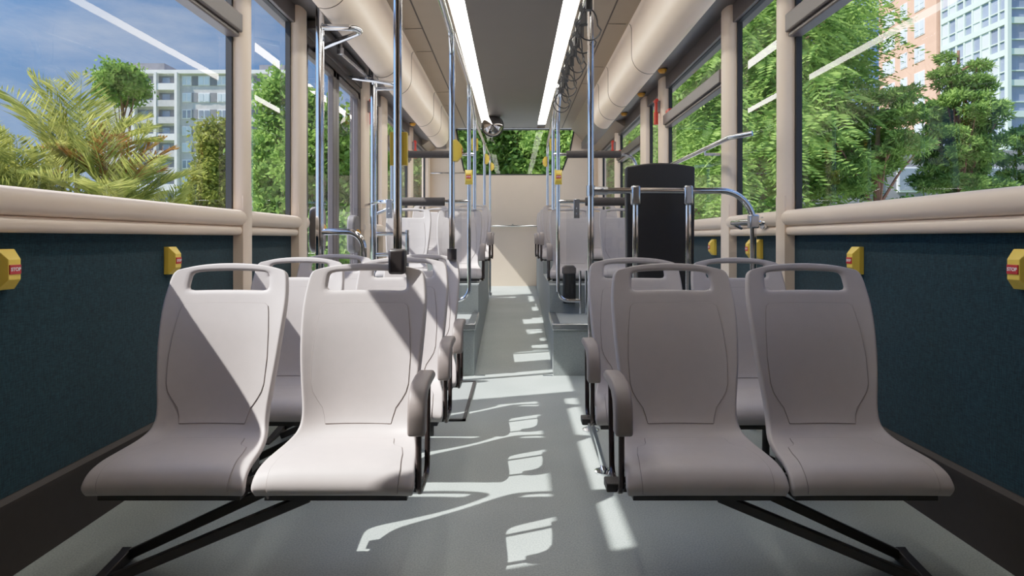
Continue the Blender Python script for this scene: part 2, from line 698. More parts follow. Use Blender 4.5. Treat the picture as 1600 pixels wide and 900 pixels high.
# rear wall with its trapezoid window
rw = MB()
YR = Y1
wtop, wbot = 2.395, 1.735
hole = [(-0.66, wbot), (0.6, wbot), (0.70, 1.80), (0.81, 2.08), (0.87, wtop), (-0.83, wtop), (-0.78, 2.08), (-0.72, 1.80)]
outer = [(-1.31, -0.12), (1.31, -0.12), (1.31, 1.80), (1.31, 2.08), (1.31, 2.43), (-1.31, 2.43), (-1.31, 2.08), (-1.31, 1.80)]
vs = [(x, YR, z) for x, z in hole] + [(x, YR, z) for x, z in outer] + [(x, YR + 0.07, z) for x, z in hole] + [(x, YR + 0.07, z) for x, z in outer]
n = 8
fs = []
for i in range(n):
    j = (i + 1) % n
    fs.append((i, j, n + j, n + i))
    fs.append((2 * n + i, 3 * n + i, 3 * n + j, 2 * n + j))
    fs.append((i, 2 * n + i, 2 * n + j, j))
rw.add(vs, fs)
struct('wall_rear', rw, 'cream_wall', smooth=False)
win_n = 1


def new_window(fr, panes, bar=None, extra=None):
    """window structure: rubber frame with its panes"""
    global win_n
    o = struct('window_%d' % win_n, fr, 'gasket')
    win_n += 1
    for p in panes:
        obj('glass', p, 'glass', o, smooth=False)
    if bar is not None:
        obj('transom_bar', bar, 'bronze', o, bevel=0.006)
    if extra is not None:
        obj('catch', extra, 'hammer_red', o, bevel=0.002)
    return o


fr = MB()
cx, cz = 0.0, 2.07
inn = [((x - cx) * 0.975, (z - cz) * 0.95 + cz) for x, z in hole]
vs = [(x, YR - 0.004, z) for x, z in hole] + [(x, YR - 0.004, z) for x, z in inn] + [(x, YR + 0.03, z) for x, z in inn]
fs = []
for i in range(n):
    j = (i + 1) % n
    fs += [(i, j, n + j, n + i), (n + i, n + j, 2 * n + j, 2 * n + i)]
fr.add(vs, fs)
gp = MB()
gp.add([(x, YR + 0.03, z) for x, z in inn], [tuple(range(n))])
new_window(fr, [gp])
rt = MB()
rt.tube([(-0.84, YR - 0.02, 2.398), (0.9, YR - 0.02, 2.398)], 0.009, 8)
struct('trim_%d' % tn, rt, 'chrome_soft')
tn += 1

# unseen front of the bus, made windowless to cut light on the seats
fw = MB()
fw.box((-1.31, Y0 - 0.06, -0.12), (1.31, Y0, 2.52))
struct('wall_front', fw, 'bronze')


def side_window(s, a, b, hopper, zb=0.945):
    fr = MB()
    g = 0.016
    x0, x1 = 1.236, 1.262
    fr.box((s * x0, a, zb), (s * x1, a + g, ZWT))
    fr.box((s * x0, b - g, zb), (s * x1, b, ZWT))
    fr.box((s * x0, a + g, zb), (s * x1, b - g, zb + 0.012))
    fr.box((s * x0, a + g, ZWT - 0.014), (s * x1, b - g, ZWT))
    bar, ext, panes = None, None, []
    if hopper:
        bar = MB()
        bar.box((s * 1.19, a + 0.004, 1.735), (s * 1.266, b - 0.004, 1.815))
        bar.box((s * 1.205, a + 0.004, 1.715), (s * 1.262, b - 0.004, 1.735))
        ext = MB() if a > 3 else None
        ext and ext.box((s * 1.195, b - 0.16, 1.815), (s * 1.225, b - 0.07, 1.838))
        panes = [(zb + 0.012, 1.735), (1.815, ZWT - 0.014)]
    else:
        panes = [(zb + 0.012, ZWT - 0.014)]
    ps = []
    for z0, z1 in panes:
        p = MB()
        x = s * 1.25
        p.add([(x, a + g, z0), (x, b - g, z0), (x, b - g, z1), (x, a + g, z1)], [(0, 1, 2, 3)])
        ps.append(p)
    new_window(fr, ps, bar, ext)


for s in (-1, 1):
    bw = MB()
    bw.box((s * 1.235, Y0, 0.9), (s * 1.31, 1.0, 2.05))  # out-of-view blank panel instead of windows, added to block light up front
    struct('trim_%d' % tn, bw, 'cream')
    tn += 1
    side_window(s, 1.1, 2.66, True)
    side_window(s, 2.76, 3.35, False)
    if s > 0:
        side_window(s, 3.5, 4.83, True)
    side_window(s, 5.03, 5.5, False)
    side_window(s, 5.74, 7.02, True)
    side_window(s, 7.18, 8.42, False)
    # closing strip of wall above the sill where the lintel meets the roof is the header itself

# ------------------------------------------------------------------ rear side door (left)
dr = MB()
dr.box((-1.31, DY0, 1.97), (-1.225, DY1, 2.06))
dr.box((-1.31, DY0, 0.0), (-1.225, DY0 + 0.02, 2.0))
dr.box((-1.31, DY1 - 0.02, 0.0), (-1.225, DY1, 2.0))
door = struct('door_1', dr, 'bronze', bevel=0.004)
for (a, b) in ((DY0 + 0.02, 4.17), (4.17, DY1 - 0.02)):
    lf = MB()
    g = 0.07
    for z0, z1 in ((0.02, 0.16), (1.93, 1.99)):
        lf.box((-1.265, a, z0), (-1.225, b, z1))
    lf.box((-1.265, a, 0.02), (-1.225, a + g, 1.99))
    lf.box((-1.265, b - g, 0.02), (-1.225, b, 1.99))
    L = obj('leaf_frame', lf, 'bronze', door, bevel=0.006)
    gp = MB()
    gp.add([(-1.25, a + g, 0.16), (-1.25, b - g, 0.16), (-1.25, b - g, 1.93), (-1.25, a + g, 1.93)], [(0, 1, 2, 3)])
    obj('glass', gp, 'glass', L, smooth=False)
    pad = MB()
    yc, zc = (3.68, 0.885) if a < 4 else (4.50, 0.865)
    prof = []
    for k in range(24):
        t = 2 * math.pi * k / 24
        prof.append((yc + 0.085 * math.copysign(abs(math.cos(t)) ** 0.55, math.cos(t)), zc + 0.14 * math.copysign(abs(math.sin(t)) ** 0.6, math.sin(t))))
    pad.prism(prof, 'x', -1.225, -1.165)
    P = obj('push_pad', pad, 'pad_grey', L, bevel=0.015, segs=3)
    bt = MB()
    bt.lathe([(0.0, 0.022), (0.02, 0.02), (0.034, 0.01), (0.038, -0.004)], (-1.165, yc, zc), 18, 'x')
    obj('push_button', bt, 'yellow_amber', P)
# door gear in the cove above the door
t = thing('door_gear', 'dark door opener linkage with chrome joints above the side door', 'door opener', (-1.12, 4.1, 2.06))
g = MB()
g.bar((-0.06, -0.55, 0.03), (-0.06, 0.6, 0.03), 0.08, 0.05)
obj('housing', g, 'cove_grey', t, bevel=0.006)
g = MB()
g.tube([(0.0, -0.2, -0.03), (0.04, 0.45, -0.03)], 0.012, 10)
obj('linkage_rod', g, 'chrome_soft', t)
for q in (-0.2, 0.45):
    g = MB()
    g.lathe([(0.0, -0.045), (0.022, -0.042), (0.022, 0.0), (0.014, 0.004), (0.014, 0.06)], (0.0 if q < 0 else 0.04, q, 0.0), 14)
    obj('joint', g, 'chrome_soft', t)


# ------------------------------------------------------------------ seats
def catmull(P, n):
    P = [np.array(p, float) for p in P]
    out = []
    for i in range(len(P) - 1):
        p0 = P[i - 1] if i else 2 * P[0] - P[1]
        p1, p2 = P[i], P[i + 1]
        p3 = P[i + 2] if i + 2 < len(P) else 2 * P[-1] - P[-2]
        for k in range(n):
            t = k / n
            out.append(0.5 * ((2 * p1) + (-p0 + p2) * t + (2 * p0 - 5 * p1 + 4 * p2 - p3) * t ** 2 + (-p0 + 3 * p1 - 3 * p2 + p3) * t ** 3))
    out.append(P[-1])
    return out


# control rows of the moulded shell: y, z, half width, cup(+back hollow), arch at top, edge drop
ROWS = [
    (0.012, 0.150, 0.208, 0.000, 0.000, 0.000),
    (0.000, 0.172, 0.212, 0.000, 0.000, 0.002),
    (0.004, 0.196, 0.214, 0.000, 0.000, 0.010),
    (0.026, 0.220, 0.213, 0.000, 0.000, 0.012),
    (0.070, 0.231, 0.208, 0.002, 0.000, 0.008),
    (0.130, 0.230, 0.200, 0.006, 0.000, 0.000),
    (0.185, 0.229, 0.188, 0.012, 0.000, -0.010),
    (0.225, 0.238, 0.176, 0.018, 0.000, -0.014),
    (0.248, 0.268, 0.168, 0.022, 0.000, -0.006),
    (0.262, 0.318, 0.168, 0.026, 0.000, 0.000),
    (0.274, 0.385, 0.176, 0.028, 0.000, 0.000),
    (0.291, 0.465, 0.185, 0.026, 0.000, 0.000),
    (0.312, 0.545, 0.191, 0.022, 0.000, 0.000),
    (0.336, 0.615, 0.194, 0.018, 0.002, 0.000),
    (0.356, 0.668, 0.192, 0.014, 0.006, 0.000),
    (0.376, 0.728, 0.184, 0.012, 0.014, 0.000),
    (0.384, 0.752, 0.170, 0.010, 0.022, 0.000),
]
NS = 3
DENSE = catmull(ROWS, NS)


def shell_pt(row, u):
    y, z, w, cup, arch, drop = row
    x = w * u
    yy = y + cup * (1 - abs(u) ** 2.2) - 0.004 * abs(u) ** 6
    zz = z - arch * abs(u) ** 2.4 - drop * abs(u) ** 5
    return np.array((x, yy, zz))


US = [-1, -0.97, -0.9, -0.78, -0.66, -0.5, -0.25, 0, 0.25, 0.5, 0.66, 0.78, 0.9, 0.97, 1]


def bake(me, mods):
    o = bpy.data.objects.new('tmp', me)
    col.objects.link(o)
    for kind, kw in mods:
        m = o.modifiers.new(kind, kind)
        for k, v in kw.items():
            setattr(m, k, v)
    dg = bpy.context.evaluated_depsgraph_get()
    out = bpy.data.meshes.new_from_object(o.evaluated_get(dg))
    bpy.data.objects.remove(o)
    for p in out.polygons:
        p.use_smooth = True
    return out


def build_shell():
    mb = MB()
    nr, nc = len(DENSE), len(US)
    vs = [shell_pt(r, u) for r in DENSE for u in US]
    fs = []
    h0, h1 = 14 * NS, 15 * NS   # rows of the hand hole
    for i in range(nr - 1):
        for j in range(nc - 1):
            if h0 <= i < h1 and -0.67 < US[j] and US[j + 1] < 0.67:
                continue
            a = i * nc + j
            fs.append((a, a + 1, a + nc + 1, a + nc))
    mb.add(vs, fs)
    me = bpy.data.meshes.new('seat_shell')
    me.from_pydata([tuple(v) for v in mb.v], [], mb.f)
    me.update()
    used = set(i for p in me.polygons for i in p.vertices)
    import bmesh
    bm = bmesh.new()
    bm.from_mesh(me)
    bmesh.ops.delete(bm, geom=[v for v in bm.verts if not v.link_faces], context='VERTS')
    bm.to_mesh(me)
    bm.free()
    out = bake(me, [('SOLIDIFY', dict(thickness=0.02, offset=-1.0, use_even_offset=True)), ('SUBSURF', dict(levels=1, render_levels=1))])
    out.name = 'seat_shell'
    out.materials.append(MATS['seat_plastic'])
    return out


def row_at(t):
    i = min(int(t), len(DENSE) - 2)
    f = t - i
    return DENSE[i] * (1 - f) + DENSE[i + 1] * f


def t_of(key, val, lo, hi):
    """dense-row parameter where column key (0 = y, 1 = z) reaches val"""
    best, bt = 1e9, 0
    for k in range(400):
        t = lo + (hi - lo) * k / 399
        d = abs(row_at(t)[key] - val)
        if d < best:
            best, bt = d, t
    return bt


def build_patch(outline, name, off=0.0028):
    """thin raised panel lying on the shell; outline = list of (dense t, half width in metres)"""
    nc = 14
    vs, fs = [], []
    nr = len(outline)
    pos, nor = [], []
    for t, hw in outline:
        r = row_at(t)
        for j in range(nc + 1):
            x = hw * (-1 + 2 * j / nc)
            u = x / r[2]
            p = shell_pt(r, u)
            e = 1e-3
            du = shell_pt(r, u + e) - p
            t2 = min(t + 0.05, len(DENSE) - 1.001)
            dv = shell_pt(row_at(t2), u) - p
            nn = np.cross(du, dv)
            nn /= np.linalg.norm(nn)
            pos.append(p)
            nor.append(nn)
    W = nc + 1
    for i in range(nr):
        for j in range(W):
            k = i * W + j
            vs.append(pos[k] + nor[k] * off)
    for i in range(nr - 1):
        for j in range(nc):
            a = i * W + j
            fs.append((a, a + 1, a + W + 1, a + W))
    # skirt into the shell
    loop = [j for j in range(W)] + [i * W + W - 1 for i in range(1, nr)] + [(nr - 1) * W + j for j in range(W - 2, -1, -1)] + [i * W for i in range(nr - 2, 0, -1)]
    base = len(vs)
    cen = sum(pos) / len(pos)
    for k in loop:
        d = pos[k] - cen
        d = d / (np.linalg.norm(d) + 1e-9)
        vs.append(pos[k] - nor[k] * 0.003 + d * 0.0003)
    m = len(loop)
    for i in range(m):
        j = (i + 1) % m
        fs.append((loop[i], base + i, base + j, loop[j]))
    mb = MB()
    mb.add(vs, fs)
    # fine groove line round the panel
    nf0 = len(mb.f)
    ring = [Vector(pos[k] + nor[k] * (off * 0.55)) for k in loop]
    keep = [ring[0]]
    for p in ring[1:]:
        if (p - keep[-1]).length > 0.004:
            keep.append(p)
    if (keep[-1] - keep[0]).length < 0.004:
        keep.pop()
    mb.tube(keep, 0.0014, 6, closed=True)
    me = mesh(name, mb, True, 30)
    me.materials.append(MATS['seat_plastic'])
    me.materials.append(MATS['seat_groove'])
    for i, p in enumerate(me.polygons):
        if i >= nf0:
            p.material_index = 1
    return me


def interp_outline(keys, n=5):
    out = []
    for i in range(len(keys) - 1):
        for k in range(n):
            f = k / n
            out.append((keys[i][0] * (1 - f) + keys[i + 1][0] * f, keys[i][1] * (1 - f) + keys[i + 1][1] * f))
    out.append(keys[-1])
    return out


def tz(z):
    return t_of(1, z, 7.5 * NS, 15 * NS)


def ty(y):
    return t_of(0, y, 2.5 * NS, 7 * NS)


SHELL = build_shell()
BACKP = build_patch(interp_outline([(tz(0.266), 0.100), (tz(0.285), 0.104), (tz(0.312), 0.112), (tz(0.335), 0.128), (tz(0.36), 0.143), (tz(0.385), 0.150),
                                    (tz(0.46), 0.153), (tz(0.54), 0.148), (tz(0.60), 0.140), (tz(0.617), 0.136), (tz(0.625), 0.125)], 4), 'back_panel')
PANP = build_patch(interp_outline([(0.6 * NS, 0.170), (2.0 * NS, 0.172), (3 * NS, 0.172), (ty(0.10), 0.164), (ty(0.15), 0.153), (ty(0.165), 0.13), (ty(0.18), 0.122), (ty(0.21), 0.118)], 5), 'pan_panel')

arm = MB()
prof_out = [(0.030, 0.300), (0.028, 0.345), (0.036, 0.385), (0.058, 0.418), (0.095, 0.434), (0.16, 0.440), (0.235, 0.436), (0.262, 0.424)]
prof_in = [(0.258, 0.408), (0.17, 0.406), (0.115, 0.400), (0.088, 0.380), (0.078, 0.345), (0.076, 0.300)]
arm.prism(prof_out + prof_in, 'x', -0.024, 0.024)
ARMPAD = bake(mesh('armrest_pad', arm), [('BEVEL', dict(width=0.009, segments=3, limit_method='ANGLE', angle_limit=math.radians(50)))])
ARMPAD.set_sharp_from_angle(angle=math.radians(50))
ARMPAD.materials.append(MATS['armrest_rubber'])
lp = MB()
lp.tube(fillet([(0.004, 0.053, 0.31), (0.004, 0.055, 0.135), (0.004, 0.215, 0.135), (0.004, 0.235, 0.42)], 0.035), 0.0085, 10)
lp.tube(fillet([(0.0, 0.135, 0.137), (-0.03, 0.135, 0.15)], 0.01), 0.008, 8)
lp.tube([(0.004, 0.11, 0.137), (-0.025, 0.09, 0.175)], 0.006, 8)
ARMTUBE = mesh('armrest_loop', lp)
ARMTUBE.materials.append(MATS['dark_tube'])
uf = MB()
uf.box((-0.19, 0.03, 0.132), (0.19, 0.09, 0.158))
uf.box((-0.17, 0.15, 0.16), (0.17, 0.2, 0.205))
uf.bar((-0.12, 0.05, 0.15), (-0.12, 0.25, 0.2), 0.03, 0.02)
uf.bar((0.12, 0.05, 0.15), (0.12, 0.25, 0.2), 0.03, 0.02)
UNDER = mesh('under_frame', uf)
UNDER.materials.append(MATS['frame_black'])


Q = 0.90    # seats stand nearer and smaller by this factor than first measured


def q_(p):
    return (p[0] * Q, p[1] * Q, CZ + (p[2] - CZ) * Q)


def make_seat(x, y, z, label, aisle_dir=0, group=None):
    t = thing('bus_seat', label, 'seat', q_((x, y, z)), 0, group)
    t.scale = (Q, Q, Q)
    obj('seat_shell', SHELL, None, t)
    obj('back_panel', BACKP, None, t)
    obj('seat_pan_panel', PANP, None, t)
    obj('under_frame', UNDER, None, t)
    if aisle_dir:
        off = 0.213 if aisle_dir > 0 else -0.213
        a = obj('armrest', ARMPAD, None, t)
        a.location = (off, 0, 0)
        b = obj('armrest_loop', ARMTUBE, None, t)
        b.location = (off, 0, 0)
        b.scale = (aisle_dir, 1, 1)
    return t


YL = 1.58   # front lip of the first row
DB = 1.96   # back of the first row's handles
LX = (-0.92, -0.475)
RX = (0.94, 0.508)
left_rows = [(1.58, 0.0, 'front row left of the aisle'), (2.22, 0.0, 'second row left of the aisle'), (2.75, 0.0, 'third row left of the aisle'),
             (4.93, 0.35, 'first raised row left of the aisle'), (6.3, 0.462, 'second raised row left of the aisle'),
             (7.1, 0.462, 'third raised row left of the aisle')]
right_rows = [(1.58, 0.0, 'front row right of the aisle'), (2.18, 0.0, 'second row right of the aisle'),
              (4.93, 0.35, 'first raised row right of the aisle'), (6.3, 0.462, 'second raised row right of the aisle'),
              (7.1, 0.462, 'third raised row right of the aisle'), (7.9, 0.462, 'rearmost raised row right of the aisle')]
proto = {}
GRP = 'grey plastic passenger seats facing the camera'
extra = {('front row left of the aisle', 0): ', crossed by a diagonal shadow', ('front row left of the aisle', 1): ', pole socket on its handle'}
for rows, xs, ad in ((left_rows, LX, 1), (right_rows, RX, -1)):
    for (y, z, nm) in rows:
        for k, x in enumerate(xs):
            where = 'window' if k == 0 else 'aisle'
            lab = 'grey moulded %s seat, %s%s' % (where, nm, extra.get((nm, k), ''))
            key = (ad if k else 0)
            if key not in proto:
                proto[key] = make_seat(x, y, z, lab, key, GRP)
            else:
                dup(proto[key], q_((x, y, z)), lab)

# cross beams and struts that carry each pair of seats
for s, rows in ((-1, left_rows), (1, right_rows)):
    for i, (y, z, nm) in enumerate(rows):
        if z > 0.1:
            continue
        yb = (y + 0.085) * Q
        t = thing('seat_carrier', 'dark beam and floor struts under the %s' % nm, 'seat frame', (s * 0.65, yb, 0))
        b = MB()
        b.box((-0.34 if s < 0 else -0.42, 0.0, 0.2), (0.42 if s < 0 else 0.34, 0.05, 0.222))
        obj('beam', b, 'frame_black', t, bevel=0.003)
        for (xa_, ya_, xb_, yb_) in ((0.345, 0.06, -0.03, 0.01), (0.315, -0.05, -0.15, -0.02)):
            b = MB()
            b.bar((s * xa_, ya_, 0.014), (s * xb_, yb_, 0.2), 0.022, 0.024)
            obj('strut', b, 'frame_black', t, bevel=0.003)
        b = MB()
        b.prism([(-0.12, 0.0), (0.07, 0.0), (0.07, 0.026), (0.06, 0.036), (0.045, 0.03), (-0.12, 0.006)], 'x', s * 0.335, s * 0.36)
        obj('floor_bracket', b, 'frame_black', t, bevel=0.002)
        if i:
            b = MB()
            b.tube([(-s * 0.30, 0.0, 0.0), (-s * 0.30, 0.0, 0.19)], 0.012, 10) if not (s > 0 and i == 1) else b.tube([(s * 0.2, 0.0, 0.0), (s * 0.2, 0.0, 0.19)], 0.012, 10)
            obj('leg', b, 'frame_black', t)
# slanting chrome prop under the aisle end of the second right row
t = thing('seat_prop', 'slanting chrome prop with round foot under the second right row', 'seat leg', (0.323, 2.147, 0))
b = MB()
b.tube([(0, 0, 0.005), (-0.066, -0.104, 0.212)], 0.0115, 12)
obj('tube', b, 'chrome', t)
b = MB()
b.lathe([(0.0, 0.0), (0.036, 0.0), (0.036, 0.006), (0.018, 0.012), (0.0, 0.013)], (0, 0, 0), 20)
obj('foot_flange', b, 'chrome', t)

# dark rimmed floor hatch beside the left seats
t = thing('floor_hatch', 'grey floor hatch with dark rim beside the left seats', 'hatch', (-0.42, 3.12, 0))
b = MB()
b.box((-0.19, -0.36, 0.0), (0.19, 0.36, 0.006))
obj('plate', b, 'step_grey', t)
b = MB()
for p, q in (((-0.2, -0.375), (0.2, -0.36)), ((-0.2, 0.36), (0.2, 0.375)), ((-0.2, -0.375), (-0.19, 0.375)), ((0.185, -0.375), (0.2, 0.375))):
    b.box((p[0], p[1], 0), (q[0], q[1], 0.009))
obj('rim', b, 'frame_black', t)

# ------------------------------------------------------------------ grab poles and rails
TR = 0.0135


def pole_thing(name, label, pts, r=TR, rad=0.1, cat='grab rail', mat='chrome', part='tube', seg=16):
    base = Vector(pts[-1])
    t = thing(name, label, cat, base)
    m = MB()
    m.tube([p - base for p in fillet(pts, rad)], r, seg)
    obj(part, m, mat, t)
    return t


def clamp_part(t, p, axis, r=0.019, ln=0.04, mat='chrome_soft', name='clamp'):
    base = t.location
    m = MB()
    p = Vector(p) - base
    d = Vector(axis).normalized() * ln / 2
    m.tube([p - d, p + d], r, 14)
    return obj(name, m, mat, t)


# pole on the front left seat handle
t = thing('grab_pole', 'chrome pole rising from a black socket on the front left aisle seat', 'pole', q_((-0.378, 1.965, 0.715)))
m = MB()
ZB = t.location.z
m.tube([(0, 0, 0.03), (0, 0, 2.396 - ZB)], 0.0125, 16)
obj('tube', m, 'chrome', t)
m = MB()
m.prism([(-0.0235, -0.027), (0.0235, -0.027), (0.0235, 0.027), (-0.0235, 0.027)], 'z', 0.0, 0.074)
ob = obj('pole_socket', m, 'boot', t, bevel=0.008)
m = MB()
m.lathe([(0.0, 0.0), (0.035, 0.0), (0.035, -0.008), (0.02, -0.02), (0.0135, -0.022)], (0, 0, 2.396 - ZB), 18)
obj('ceiling_flange', m, 'chrome_soft', t)

# left overhead rail in lengths, each bending down into a pole
tl = pole_thing('grab_rail', 'nearest left overhead chrome rail bending down to the third row', [q_((-0.32, -2.3, 1.88)), q_((-0.32, 3.12, 1.88)), q_((-0.32, 3.12, 0.735))])
clamp_part(tl, q_((-0.32, 3.12, 0.75)), (0, 0, 1), 0.022, 0.05, 'boot', 'pole_socket')
tl = pole_thing('grab_rail', 'left overhead rail with pole curving into the raised barrier foot',
                [(-0.288, 2.82, 1.79), (-0.308, 4.15, 1.885), (-0.308, 4.15, 0.404), (-0.62, 4.15, 0.404)], rad=0.09)
clamp_part(tl, (-0.62, 4.15, 0.355), (0, 0, 1), 0.012, 0.09, 'chrome_soft', 'foot')
tl = pole_thing('grab_rail', 'left overhead rail with pole ending on first raised aisle seat',
                [(-0.31, 4.17, 1.885), q_((-0.345, 5.31, 1.885)), q_((-0.345, 5.31, 1.085))], rad=0.12)
tl = pole_thing('grab_rail', 'left overhead rail with pole ending on second raised aisle seat',
                [q_((-0.345, 5.33, 1.885)), q_((-0.325, 6.68, 1.885)), q_((-0.325, 6.68, 1.2))], rad=0.12)
tl = pole_thing('grab_rail', 'farthest left overhead rail with pole standing on the aisle floor',
                [q_((-0.325, 6.70, 1.885)), (-0.298, 7.55, 1.885), (-0.298, 7.55, zfloor(7.55) + 0.004)], rad=0.12)
clamp_part(tl, (-0.298, 7.55, zfloor(7.55) + 0.02), (0, 0, 1), 0.026, 0.03, 'chrome_soft', 'foot_flange')
# right overhead rail
tr = pole_thing('grab_rail', 'right overhead rail with straps, pole curving into the raised barrier foot',
                [(0.32, Y0 + 0.05, 1.88), (0.32, 4.15, 1.88), (0.303, 4.15, 1.7), (0.303, 4.15, 0.404), (0.455, 4.15, 0.404)], rad=0.09)
tr = pole_thing('grab_rail', 'right overhead rail with pole ending on first raised aisle seat',
                [(0.305, 4.17, 1.885), q_((0.345, 5.31, 1.885)), q_((0.345, 5.31, 1.085))], rad=0.12)
tr = pole_thing('grab_rail', 'right overhead rail with pole ending on second raised aisle seat',
                [q_((0.345, 5.33, 1.885)), q_((0.372, 6.68, 1.885)), q_((0.372, 6.68, 1.2))], rad=0.12)

# wheelchair bay frame: pole, curved bar, uprights, wall arm
t = thing('grab_pole', 'tall chrome pole at the aisle end of the wheelchair bay rail', 'pole', (0.333, 2.62, 0))
m = MB()
m.tube([(0, 0, 0), (0, 0, 2.396)], TR, 16)
obj('tube', m, 'chrome', t)
m = MB()
m.lathe([(0.0, 0.012), (0.02, 0.012), (0.036, 0.005), (0.036, 0.0), (0, 0)], (0, 0, 0), 18)
obj('foot_flange', m, 'chrome_soft', t)
m = MB()
m.tube([(0, 0, 1.015), (0, 0, 1.06)], 0.019, 14)
obj('clamp', m, 'chrome_soft', t)
t = thing('wheelchair_rail', 'curved chrome rail in front of the black wheelchair backrest', 'grab rail', (0.7, 2.62, 0))
m = MB()
m.tube(fillet([(-0.35, 0, 1.038), (0.338, 0, 1.038), (0.338, 0, 0.0)], 0.14, 10), TR, 16)
obj('tube', m, 'chrome', t)
m = MB()
m.tube([(-0.352, 0, 1.038), (-0.295, 0, 1.038)], 0.018, 14)
m.lathe([(0.0, 0.01), (0.006, 0.008), (0.006, 0.0)], (-0.32, -0.016, 1.044), 8, 'y', -1)
obj('clamp', m, 'chrome_soft', t)
for x in (-0.173, 0.055):
    m = MB()
    m.tube([(x, 0, 0.0), (x, 0, 1.03)], 0.0125, 14)
    u = obj('upright', m, 'chrome', t)
    m = MB()
    m.box((x - 0.019, -0.02, 0.975), (x + 0.019, 0.02, 1.06))
    c = obj('clamp', m, 'chrome_soft', u, bevel=0.008)
m = MB()
m.tube(fillet([(0.338, 0.0, 0.905), (0.338, 0.27, 0.905), (0.49, 0.27, 0.905)], 0.03), 0.0125, 12)
m.tube([(0.338, 0.27, 0.905), (0.40, 0.30, 0.88)], 0.008, 10)
m.tube([(0.487, 0.27, 0.905), (0.512, 0.27, 0.905)], 0.03, 14)
obj('wall_arm', m, 'chrome', t)
m = MB()
m.box((0.318, -0.02, 0.875), (0.358, 0.02, 0.935))
obj('clamp', m, 'chrome_soft', t, bevel=0.006)
# black backrest board
t = thing('wheelchair_board', 'tall black padded wheelchair bay board behind the curved chrome rail', 'backrest', (0.668, 2.75, 0))
m = MB()
prof = [(-0.149, 0.42), (0.149, 0.42), (0.155, 0.9), (0.157, 1.1), (0.157, 1.158)]
for k in range(9):
    q = k / 8
    prof.append((0.150 - 0.30 * q, 1.160 + 0.016 * math.sin(math.pi * q)))
prof += [(-0.157, 1.158), (-0.157, 1.1), (-0.155, 0.9)]
m.prism(prof, 'y', 0.0, 0.05)
obj('pad', m, 'black_plastic', t, bevel=0.012, segs=3)
m = MB()
m.box((-0.13, 0.05, 0.0), (0.13, 0.075, 1.0))
obj('back_plate', m, 'frame_black', t, bevel=0.004)
# handrail along the right windows
t = thing('window_handrail', 'sloping-looking chrome handrail along the right window above the backrest', 'grab rail', (1.1, 3.5, 1.346))
m = MB()
m.tube(fillet([(0.088, -0.49, 0.01), (0.0, -0.42, 0.0), (0.0, 0.75, 0.0), (0.10, 0.84, 0.0)], 0.05), TR, 14)
obj('tube', m, 'chrome', t)
m = MB()
m.tube([(0.0, -0.02, 0.0), (0.0, -0.02, -0.03), (0.085, -0.02, -0.03)], 0.009, 10)
obj('bracket', m, 'chrome_soft', t)

# barriers at the front edge of the raised rows
for s, nm in ((-1, 'left'), (1, 'right')):
    t = thing('barrier', 'chrome barrier with dark padded bar before the raised %s seats' % nm, 'barrier', (s * 0.3, 4.15, Z1))
    m = MB()
    m.tube(fillet([(0.0, 0, 1.085 - Z1), (s * 0.62, 0, 1.085 - Z1), (s * 0.885, 0.70, 1.10 - Z1)] if s < 0 else [(0.0, 0, 1.085 - Z1), (s * 0.9, 0, 1.085 - Z1)], 0.1), 0.0125, 14)
    obj('crossbar', m, 'chrome', t)
    m = MB()
    a, b = (0.475, 0.774) if s < 0 else (0.49, 0.77)
    m.tube([(s * (a - 0.3), 0, 1.085 - Z1), (s * (b - 0.3), 0, 1.085 - Z1)], 0.029, 16)
    obj('bar_sleeve', m, 'foam', t, bevel=0.004)
    g = MB()
    g.box((s * 0.06, -0.004, 0.12), (s * 0.80, 0.004, 0.73))
    gl = obj('glass_screen', g, 'screen_glass', t, smooth=False)
    for x in (0.13, 0.555):
        m = MB()
        m.box((s * (x - 0.02), -0.015, 1.085 - Z1 - 0.115), (s * (x + 0.02), 0.012, 1.085 - Z1 + 0.016))
        m.lathe([(0.0, 0.006), (0.006, 0.005), (0.006, 0.0)], (s * x, -0.015, 1.085 - Z1 - 0.05), 8, 'y', -1)
        m.lathe([(0.0, 0.006), (0.006, 0.005), (0.006, 0.0)], (s * x, -0.015, 1.085 - Z1 - 0.085), 8, 'y', -1)
        obj('bracket', m, 'chrome_soft', t, bevel=0.003)
    for x in (0.155, 0.195):
        m = MB()
        m.tube([(s * x, 0, 0.0), (s * x, 0, 0.30)], 0.0085, 12)
        obj('post', m, 'chrome', t)
# high padded cross bars over the first raised row
for s, nm in ((-1, 'left'), (1, 'right')):
    t = thing('high_bar', 'high chrome bar with dark padded middle over the raised %s row' % nm, 'grab rail', q_((s * 0.35, 5.31, 1.571)))
    m = MB()
    m.tube(fillet([(0, 0, 0), (s * 0.65, 0, 0), (s * 0.65, 0, -0.42), (s * 0.80, 0, -0.48)], 0.1), 0.0125, 14)
    obj('tube', m, 'chrome', t)
    m = MB()
    m.tube([(s * 0.10, 0, 0), (s * 0.53, 0, 0)], 0.029, 16)
    obj('bar_sleeve', m, 'foam', t, bevel=0.004)
